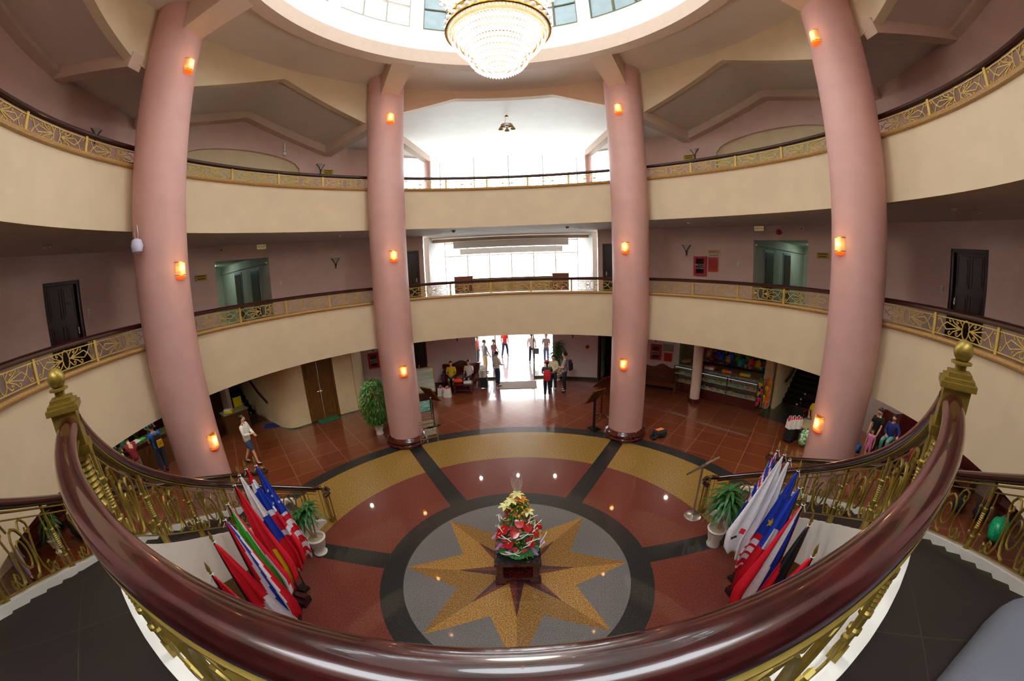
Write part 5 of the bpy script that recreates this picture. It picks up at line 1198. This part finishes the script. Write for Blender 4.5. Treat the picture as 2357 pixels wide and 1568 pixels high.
for (x,y,l,c_,a_) in ((-9.35,6.1,'blue doormat at the foot of the left side stairs','#16307a',28),(-7.22,6.85,'green doormat in front of the brown double door','#2c6a44',42)):
    t=thing('door_mat',l,'mat',(x,y,.004),radians(a_ if c_[1]=='1' else 47)); MB().box((0,0,.008),(.85,.45,.014)).build('pile',mat('mat'+c_[1:],c_,.9,var=.2,scale=50,bump=.4),t,smooth=0)
t=thing('planter_boxes','pale stone planter outside the left door pane','planter',(-1.75,12.55,0)); MB().lathe([(.2,0),(.24,.4),(.22,.42),(.2,.36)],n=16).build('pot',mat('stone_pot','#a9a79c',.7,var=.1),t)
# bench, posters side
sofa((6.28,9.22,0),aimz(34.3),1.55,'polished brown wooden bench below the red cabinet on the ground floor',1.1,m_=mat('bench_wood','#5a2c16',.2,var=.3,coat=.5,stretch=(2,6,6)))
# extinguishers
for x,y,l in ((-6.72,9.55,'left one of the two red fire extinguishers'),(-6.35,9.45,'right one of the two red fire extinguishers')):
    t=thing('fire_extinguisher',l,'fire extinguisher',(x,y,0)); MB().lathe([(.07,0),(.075,.03),(.075,.4),(.05,.47),(.02,.5)],n=16).build('cylinder',red,t); MB().box((0,-.0,.54),(.03,.1,.05)).box((0,-.04,.58),(.02,.14,.015)).build('valve',black,t,smooth=0)
    MB().tube([(.02,0,.53),(.1,0,.5),(.11,0,.3),(.1,0,.12)],.012,6).build('hose',black,t); MB().lathe([(.0765,.12),(.0765,.28)],n=16,cap=False).build('label_band',yellow,t)
# backpack on the floor by the right column
t=thing('backpack','black backpack with an orange panel lying on the floor by the right column','bag',(4.62,5.05,0),.3)
MB().lathe([(.05,0),(.24,.02),(.27,.09),(.24,.17),(.1,.21),(.02,.2)],n=20,sy=.8).build('bag',cloth('#121419'),t); m=MB(); m.box((0,.02,.205),(.26,.16,.02),rx=-.1); m.build('panel',cloth('#e88a4a'),t,smooth=0)
MB().tube([(-.2,0,.1),(-.35,.05,.05),(-.42,-.1,.03),(-.3,-.2,.03)],.025,6,flat=(1.5,.5)).build('strap',black,t); MB().tube([(-.18,-.1,.06),(-.35,-.15,.05),(-.38,-.22,.03)],.06,8).build('sleeve',cloth('#15171d'),t)
# slim column, display cases and the toy shop
t=thing('pillar','slim cream-pink pillar in front of the display cases','pillar',(7.14,7.56,0)); MB().lathe([(.2,.1),(.2,3.1)],n=24).build('shaft',mat('pale_pink_plaster','#d6bfae',.55,var=.03),t); MB().lathe([(.27,0),(.28,.05),(.25,.08),(.26,.12),(.22,.16),(.2,.17)],n=24).build('base_moulding',wood,t)
toyc=['#1a4bd0','#f0c818','#3aa82c','#e0356a','#f08020','#7a2aa0','#12a0b8','#e8e4d8','#8c1a2a']
toym=[mat('toy'+c[1:],c,.6,var=.1) for c in toyc]
def case(x0,y0,x1,y1,label,h=1.12,depth=.5,seed=1,glow=.6):
    random.seed(seed); L=hypot(x1-x0,y1-y0); rz=atan2(y1-y0,x1-x0); t=thing('display_case',label,'display case',((x0+x1)/2,(y0+y1)/2,0),rz); b=.42; dd=depth/2
    MB().box((0,dd,b/2+.03),(L,depth,b-.06)).box((0,dd,.03),(L-.06,depth-.06,.06)).build('cabinet',wood,t,smooth=0)
    m=MB()
    for x in [-L/2+.015+(L-.03)*i/max(1,round(L/1.2)) for i in range(round(L/1.2)+1)]:
        for y in (.015,depth-.015): m.box((x,y,(b+h)/2),(.03,.03,h-b))
    for y in (.015,depth-.015): m.box((0,y,h-.015),(L,.03,.03))
    m.build('frame',darkw,t,smooth=0)
    MB().box((0,.004,(b+h)/2),(L-.04,.006,h-b-.03)).box((0,dd,h+.004),(L,depth,.008)).build('glass',MATS['thin_glass'],t,smooth=0)
    for z in (b+.01,b+.35): MB().box((0,dd+.03,z),(L-.06,depth-.1,.012)).build('shelf',mat('shelf_mint','#a9c4b4',.3,var=.1),t,smooth=0)
    MB().box((0,depth-.05,h-.05),(L-.1,.03,.03)).build('lamp_strip',mat('case_lamp','#e8fff4',.4,var=0,emit='#d8fff0',es=.4),t,smooth=0)  # glowing strip added to give the case a faint inner glow
    m=MB(); 
    for i in range(int(L*90)):
        x=random.uniform(-L/2+.06,L/2-.06); z=random.choice((b+.04,b+.39)); y=random.uniform(.06,depth-.1); m.ball((x,y,z),random.uniform(.012,.035),5,mi=random.randrange(9))
    o=m.build('trinkets',toym[1:3]+[mat('cream_toy','#d8d0b0',.5),mat('shell_toy','#bfae8a',.5),mat('silver_toy','#a8b0ae',.3),mat('teal_toy','#5f9a8c',.5),mat('brown_toy','#7a5a34',.6)]+toym[3:5],t); o['kind']='stuff'
    return t
case(9.42,6.35,7.85,8.3,'long glass display case of souvenirs with a red-brown base',seed=4)
case(7.78,8.75,7.22,9.4,'small glass display case behind the slim pillar',seed=6)
def hanging_toys():
    random.seed(5); k=0
    shelf=thing('wall_shelf','stocked wall shelves of dark trinkets at the back of the souvenir shop','shelf',P(12.9,47.5,0)); a=radians(47.5)
    for z in (.5,1.0,1.5,2.0,2.4): 
        m=MB(); m.box((0,0,z),(3.6,.3,.03),rz=-a); m.build('shelf_board',darkw,shelf,smooth=0)
    m=MB()
    for i in range(380):
        u=random.uniform(-1.75,1.75); z=random.choice((.5,1.0,1.5,2.0))+.07; m.ball((u*cos(a),-u*sin(a),z+random.uniform(0,.15)),random.uniform(.03,.08),5,mi=random.randrange(9))
    o=m.build('trinkets',toym,shelf); o['kind']='stuff'
    names=['blue','yellow','green','pink','orange','purple','turquoise','cream','maroon']
    spots=[(42.6+1.02*q,c) for q,c in enumerate((8,7,8,0,0,1,0,2,6,2,3,1))]
    for i,(az,c) in enumerate(spots):
        R=11.9+.25*(i%2); z=1.72-.2*(i%3)+.1*((i*7)%3); x,y,_=P(R,az); t=thing('inflatable_toy','round %s plastic toy hanging over the display cases among the souvenir shop toys'%names[c],'toy',(x,y,z),group='%s toys hanging over the display cases'%names[c])
        m=MB(); m.ball((0,0,0),.12,10,sz=1.15)
        for q in range(5): b=q*2*pi/5; m.ball((.1*cos(b),0,.13*sin(b)),.06,8)
        m.build('body',toym[c],t); MB().cyl((0,0,.2),(0,0,3.06-z),.004,4).build('cord',black,t)
hanging_toys()
def toy_rack():
    random.seed(9); t=thing('toy_rack','colourful rack hung with toy guns and balls beside the display case','rack',(9.3,5.98,0)); MB().cyl((0,0,.12),(0,0,1.3),.015,8).build('pole',black,t)
    for k in range(4): a=k*pi/2; MB().tube([(0,0,.16),(.28*cos(a),.28*sin(a),.01)],.012,5).build('foot',black,t)
    cc=[2,1,4,2,3,4,0,1]
    for i in range(22):
        a=i*2.4; z=.35+.95*i/22; r=.18; x,y=r*cos(a),r*sin(a); m=MB(); c=toym[cc[i%8]]
        if i<2: m.ball((x*1.2,y*1.2,.3),.1,10); c=toym[3]
        else: m.box((x,y,z),(.16,.05,.1),rz=a,ry=.4).box((x*1.2,y*1.2,z-.06),(.05,.04,.12),rz=a,ry=.2).ball((x*1.3,y*1.3,z+.05),.05,6)
        m.build('toy',c,t,smooth=30)
toy_rack()
for x,y,z,c,l in ((8.1,8.2,1.13,7,'pale folded goods'),(8.6,7.6,1.13,4,'orange and blue boxes'),(9.1,7.0,1.13,1,'yellow packets')):
    t=thing('goods_box',l+' lying on top of the long display case','goods',(x,y,z+.0),-.9); MB().box((0,0,.05),(.4,.22,.1)).build('pack',toym[c],t,smooth=0); MB().box((.1,0,.12),(.16,.18,.05),rz=.3).build('lid',toym[(c+5)%9],t,smooth=0)
blobbag((7.5,9.25,1.13),.25,'heap of straw hats on the small display case',mat('straw','#b89a58',.8,var=.4,scale=40),cat='hats',nm='hat_pile',sz=.4,seed=8)
# right seating group
def armchair(loc,rz,label,m_=wood): return sofa(loc,rz,.75,label,1.0,m_=m_)
armchair((10.25,3.95,0),aimz(68)-.25,'dark wooden armchair of the person in yellow by the right column')
person('person in a bright yellow polo shirt and jeans sitting left of the big right column',10.08,3.9,0.0,262,1.62,'#e8cc10','#3f5876',pose='sit',arms=('rest','lap'),skin=1)
suitcase((8.78,3.6,0),'black suitcase under a heap of white carrier bags by the right column','#0f0f12',.45,.28,.42,rz=.3)
for i,(dx,c_) in enumerate(((-.16,'left'),(0,'middle'),(.16,'right'))): shopbag((8.78+dx,3.58-.04*i,.47),.18,.2,.3,'white carrier bag standing on the black suitcase, %s of three'%c_)
blobbag((8.98,3.12,0),.27,'large green and white patterned bag on the floor by the right column',mat('green_pattern','#3d8f4a',.6,var=0,scale=14,col2='#cfe6c4',lo=.45,hi=.52),sz=1.0,sx=.8,seed=5)
t=thing('round_table','round beige-topped table behind the patterned bag','table',(9.35,3.5,0)); MB().lathe([(.38,.5),(.4,.52),(.4,.56),(.38,.57)],n=28).build('table_top',mat('beige_top','#9a8a68',.3),t); MB().lathe([(.2,0),(.05,.08),(.05,.48),(.15,.5)],n=16).build('pedestal',darkw,t)
person('person in a black top with white patterned sleeves standing behind a child on the right',10.75,1.75,0,262,1.55,'#15151a','#17171c',arms=('droop','droop'),hair='bun',skin=0)
person('small child in a pink dress standing in front of the person in black',10.4,1.62,0,250,1.0,'#e08ac0','#d878b8',arms=('down','down'),hair='long',legs='short')
sofa((12.0,1.55,0),aimz(82.5),1.9,'dark wooden sofa with the person in blue on the right side',1.25)
person('person in a blue sweater and turquoise trousers sitting on the right sofa',11.75,1.75,0.0,260,1.6,'#22307c','#5fb0b0',pose='sit',arms=('rest','lap'),sleeve='long',skin=0)
sofa((12.05,-.6,0),aimz(93),1.7,'dark wooden sofa right of the one with the person in blue',1.25,cush='#4a1020')
lowtable((10.9,.7,0),aimz(88),1.1,.6,.46,'low wooden table with colourful bags in front of the right sofa')
blobbag((10.85,1.0,.46),.16,'bright blue and yellow bag at the left of the right-hand table',cloth('#2a9ad8'),sz=.9,seed=11)
blobbag((10.95,.35,.46),.17,'red bag on the right-hand table',cloth('#b8141c'),sz=1.2,seed=12)
blobbag((10.6,2.15,0),.16,'small blue bag on the floor beside the child in pink',cloth('#1c68c8'),seed=13)
blobbag((10.9,-1.6,0),.28,'black bag on the floor behind the right stair railing',cloth('#101014'),seed=14)
blobbag((11.2,-2.2,0),.32,'black backpack with a red tag right of the staircase',cloth('#141418'),seed=15,knot=red)
blobbag((10.7,-2.95,0),.38,'shiny green bag in a dark blue carrier at the right edge',mat('foil_green','#18b078',.3,var=.4,scale=20,bump=.5,bscale=20),seed=16,knot=mat('purple_knot','#8a5ab0',.5))
person('person in pale blue at the right edge behind the stair railing',11.4,-3.9,0,270,1.6,'#c4d8e0','#d8d0cc',arms=('lap','lap'),sleeve='long')
armchair((12.0,-2.6,0),aimz(101),'dark wooden armchair at the right edge of the hall')
# reception on the left
desk=thing('reception_desk','long curved wooden reception desk at the far left of the hall','desk',P(12.1,-80,0)); inv=Vector(desk.location)
deskw=mat('desk_wood','#5c3a1c',.35,var=.25,stretch=(1,1,8))
for nm,R0,R1,z0,z1,mm_ in (('front_panel',11.85,12.0,0,1.05,deskw),('counter_top',11.78,12.35,1.05,1.1,mat('desk_top','#4c5a3c',.12,var=.2,coat=.8)),('work_top',12.3,12.8,.72,.76,deskw)):
    m=MB().sector(R0,R1,z0,z1,-98,-67.5); m.v=[tuple(Vector(v)-inv) for v in m.v]; m.build(nm,mm_,desk)
m=MB(); 
for k in range(18): a=-97+29*k/17; m.sector(11.82,11.85,.1,.95,a-.08,a+.08,1)
m.v=[tuple(Vector(v)-inv) for v in m.v]; m.build('moulding',deskw,desk)
for lb,R,a,f,sh,bt,ar,H_ in (('receptionist in a teal shirt behind the desk, rightmost',13.2,-77.6,100,'#3fa58c','#1c2030',('fwd','lap'),1.6),('receptionist in a teal shirt behind the desk, next to the yellow flowers',13.1,-82.8,95,'#3fa58c','#1c2030',('lap','up'),1.6),('receptionist in a teal shirt behind the desk, leftmost',13.0,-87.5,90,'#3fa58c','#1c2030',('lap','lap'),1.58)):
    x,y=AZ(R,a); person(lb,x,y,0,f,H_,sh,bt,arms=ar,skin=0)
x,y=AZ(11.35,-80.2); person('person in a blue t-shirt with a black and yellow backpack at the reception desk',x,y,0,-82,1.66,'#1c62b8','#1d3350',arms=('fwd','fwd'),skin=1)
backpack(None,'black backpack with a yellow pocket worn at the reception desk','#16161a',x+.22,y-.03,1.13,-82,1.0,'#e0a814',True)
x,y=AZ(11.35,-84.6); person('person in a maroon shirt leaning on the reception desk',x,y,0,-85,1.65,'#7c1424','#8a7a64',arms=('reach','reach'),lean=.35,legs='short')
x,y=AZ(11.0,-88.2); person('person in a grey and lime top standing at the left of the reception desk',x,y,0,-88,1.6,'#a9b08a','#7a7a78',arms=('lap','lap'),skin=1)
x,y,_=P(12.1,-82.5); t=thing('paper','open white and lime papers lying on the reception desk','paper',(x,y,1.1),.2); MB().box((0,0,.006),(.34,.5,.01)).build('sheet',white,t,smooth=0); MB().box((.1,.3,.008),(.2,.2,.012)).build('folder',mat('lime_folder','#5fd84a',.5),t,smooth=0)
random.seed(4); x,y,_=P(12.6,-81.0); t=thing('flower_vase','bunch of yellow flowers on the reception desk','flowers',(x,y,.76)); MB().lathe([(.08,0),(.11,.15),(.06,.3),(.07,.34)],n=16).build('vase',deskw,t)
for i in range(28): a=i*2.4; r=.05+.3*sqrt(i/28); m=MB().ball((r*cos(a),r*sin(a),.62+.22*cos(r*3.5)),.055,7); m.build('yellow_flower',mat('flower_yellow','#d8c81c',.6,var=.3,scale=30),t); 
m=MB(); [m.tube([(0,0,.3),(.25*cos(k*1.3),.25*sin(k*1.3),.62)],.006,4) for k in range(10)]; m.build('stems',leafd,t)
x,y,_=P(12.9,-61.8); t=thing('notice_stand','bright yellow notice on a small stand beside the side staircase','sign',P(12.55,-61.3,0),aimz(-61)); MB().box((0,0,.9),(.36,.02,.5)).build('notice',mat('notice_yellow','#e4dc1c',.6,emit=None),t,smooth=0); MB().cyl((0,.02,.02),(0,.02,.7),.015,6).lathe([(.15,0),(.15,.02)],n=14).build('stand',black,t)
t=thing('counter','small dark wooden side counter at the foot of the left side stairs','desk',P(12.0,-63.2,0),aimz(-63)); MB().box((0,0,.4),(1.0,.5,.8)).build('cabinet',deskw,t,smooth=0); MB().box((0,0,.82),(1.06,.56,.04)).build('counter_top',mat('pale_top','#8a8a6a',.3),t,smooth=0)
t=thing('folder_pile','pile of yellow folders on the small side counter','folders',(*P(11.95,-64.2)[:2],.84)); MB().box((0,0,.03),(.34,.24,.06),rz=.4).build('folder',mat('folder_yellow','#e0cc1c',.6),t,smooth=0); MB().box((-.1,.05,.075),(.3,.2,.03),rz=.2).build('paper',white,t,smooth=0)
person('person in a white hooded shirt and blue shorts walking behind the left column',-8.15,3.25,0,75,1.62,'#dcdcd6','#33507e',pose='walk',arms=('lap','fwd'),legs='short',sleeve='long',skin=0)
# far left group
person('person in a pale blue striped shirt at the lower left edge behind the stair railing',-10.75,-3.7,0,90,1.6,'#7f9ccc','#b8a8c0',arms=('lap','lap'),skin=0)
sofa((-12.0,-2.4,0),aimz(-101),1.5,'dark wooden sofa at the far left edge of the hall',1.2)
lowtable((-10.3,-1.4,0),aimz(-98),.9,.6,.46,'low dark table with a glass top at the far left',mat('grey_glass','#4a4c4a',.05,coat=1))
blobbag((-10.9,-1.75,0),.3,'black bag behind the potted fern at the far left',cloth('#101010'),seed=31,knot=orange)
# low cabinets and furniture glimpsed on the middle gallery
t=thing('panel_screen','long low tan screen across the back of the bright middle gallery bay','screen',(.15,12.6,Z2)); MB().box((0,0,.46),(4.1,.06,.9)).build('panel',mat('tan_panel','#c9a064',.5,var=.1,scale=4),t,smooth=0); MB().box((0,0,.93),(4.16,.09,.04)).build('top_rail',brownw,t,smooth=0)
for x,l,w in ((-2.35,'left',.9),(2.35,'right',.8)):
    t=thing('cabinet','brown wooden cabinet on the %s side of the bright middle gallery bay'%l,'cabinet',(x,12.6,Z2)); MB().box((0,0,.52),(w,.4,1.04)).build('body',mat('cabinet_brown','#8a4a2a',.4,var=.15),t,smooth=0); MB().box((0,0,1.06),(w+.06,.46,.04)).build('top',mat('cabinet_brown','#8a4a2a'),t,smooth=0)
    for s in (-1,1): MB().box((s*w*.24,-.205,.5),(w*.42,.02,.9)).build('door',mat('cabinet_brown2','#7a3e22',.4),t,smooth=0)
t=thing('fire_extinguisher','red fire extinguisher on the middle gallery right of the tan screen','fire extinguisher',(2.25,10.9,Z2)); MB().lathe([(.08,0),(.085,.03),(.085,.4),(.05,.48),(.02,.5)],n=14).build('cylinder',red,t); MB().box((0,0,.54),(.03,.12,.05)).build('valve',black,t,smooth=0)
# grey woven bag on the landing beside the camera
def greybag():
    m_=bpy.data.materials.new('grey_weave'); m_.use_nodes=True; nt=m_.node_tree; b=nt.nodes['Principled BSDF']; tc=nt.nodes.new('ShaderNodeTexCoord')
    ck=nt.nodes.new('ShaderNodeTexChecker'); ck.inputs['Scale'].default_value=260; ck.inputs['Color1'].default_value=lin('#6d7078'); ck.inputs['Color2'].default_value=lin('#575a63'); nt.links.new(tc.outputs['Object'],ck.inputs['Vector']); nt.links.new(ck.outputs[0],b.inputs['Base Color']); b.inputs['Roughness'].default_value=.85
    t=thing('camera_bag','grey woven fabric bag lying on the landing at the lower right corner','bag',(1.95,-5.1,Z2+.005),.1); vs=[];fs=[];n=28;mm=14
    for i in range(mm+1):
        ph=pi/2*i/mm
        for j in range(n):
            a=2*pi*j/n; ca,sa=cos(a),sin(a); e=.55; rx,ry,rz=.66,.44,.225
            vs.append((rx*(abs(ca)**e)*(1 if ca>0 else -1)*cos(ph)**.5,ry*(abs(sa)**e)*(1 if sa>0 else -1)*cos(ph)**.5,rz*sin(ph)**.9*(1+.05*sin(5*a)*cos(ph))))
    for i in range(mm):
        for j in range(n): fs.append((i*n+j,i*n+(j+1)%n,(i+1)*n+(j+1)%n,(i+1)*n+j))
    MB().add(vs,fs).build('bag',m_,t,smooth=80); MB().tube([(-.3,0,.25),(-.2,.02,.31),(.1,0,.32),(.25,0,.26)],.018,8,flat=(1.6,.5)).build('strap',black,t)
greybag()
# ---------------------------------------------------------------- light
def light():
    w=bpy.data.worlds.new('sky'); S.world=w; w.use_nodes=True; nt=w.node_tree; bg=nt.nodes['Background']
    bg.inputs[0].default_value=(.90,.96,1.0,1); bg.inputs[1].default_value=SKY
    def portal(loc,rot,sx,sy):
        l=bpy.data.lights.new('daylight_portal','AREA'); l.shape='RECTANGLE'; l.size=sx; l.size_y=sy; l.energy=1; l.cycles.is_portal=True
        o=bpy.data.objects.new('daylight_portal',l); COL.objects.link(o); o.location=loc; o.rotation_euler=rot
    for k in range(12):
        a=15+30*k; portal(P(4.58,a,12.7),(radians(-90),0,-radians(a)),1.9,1.45)
    portal((0,13.45,5.3),(radians(-90),0,0),6.8,2.7); portal((0,13.45,9.3),(radians(-90),0,0),10.4,3.9); portal((0,0,15.95),(0,0,0),3.6,3.6)
    portal((0,11.75,1.2),(radians(-90),0,0),3.8,2.4)
light()
S.view_settings.view_transform='Standard'; S.view_settings.look='None'; S.view_settings.gamma=1; S.view_settings.use_curve_mapping=False
S.view_settings.exposure=EXPO
c=S.cycles; c.max_bounces=7; c.diffuse_bounces=4; c.glossy_bounces=3; c.transmission_bounces=4; c.transparent_max_bounces=10; c.use_adaptive_sampling=True; c.adaptive_threshold=.2
c.sample_clamp_indirect=4; c.caustics_reflective=False; c.caustics_refractive=False; c.use_denoising=True
try: c.denoiser='OPENIMAGEDENOISE'
except Exception: pass
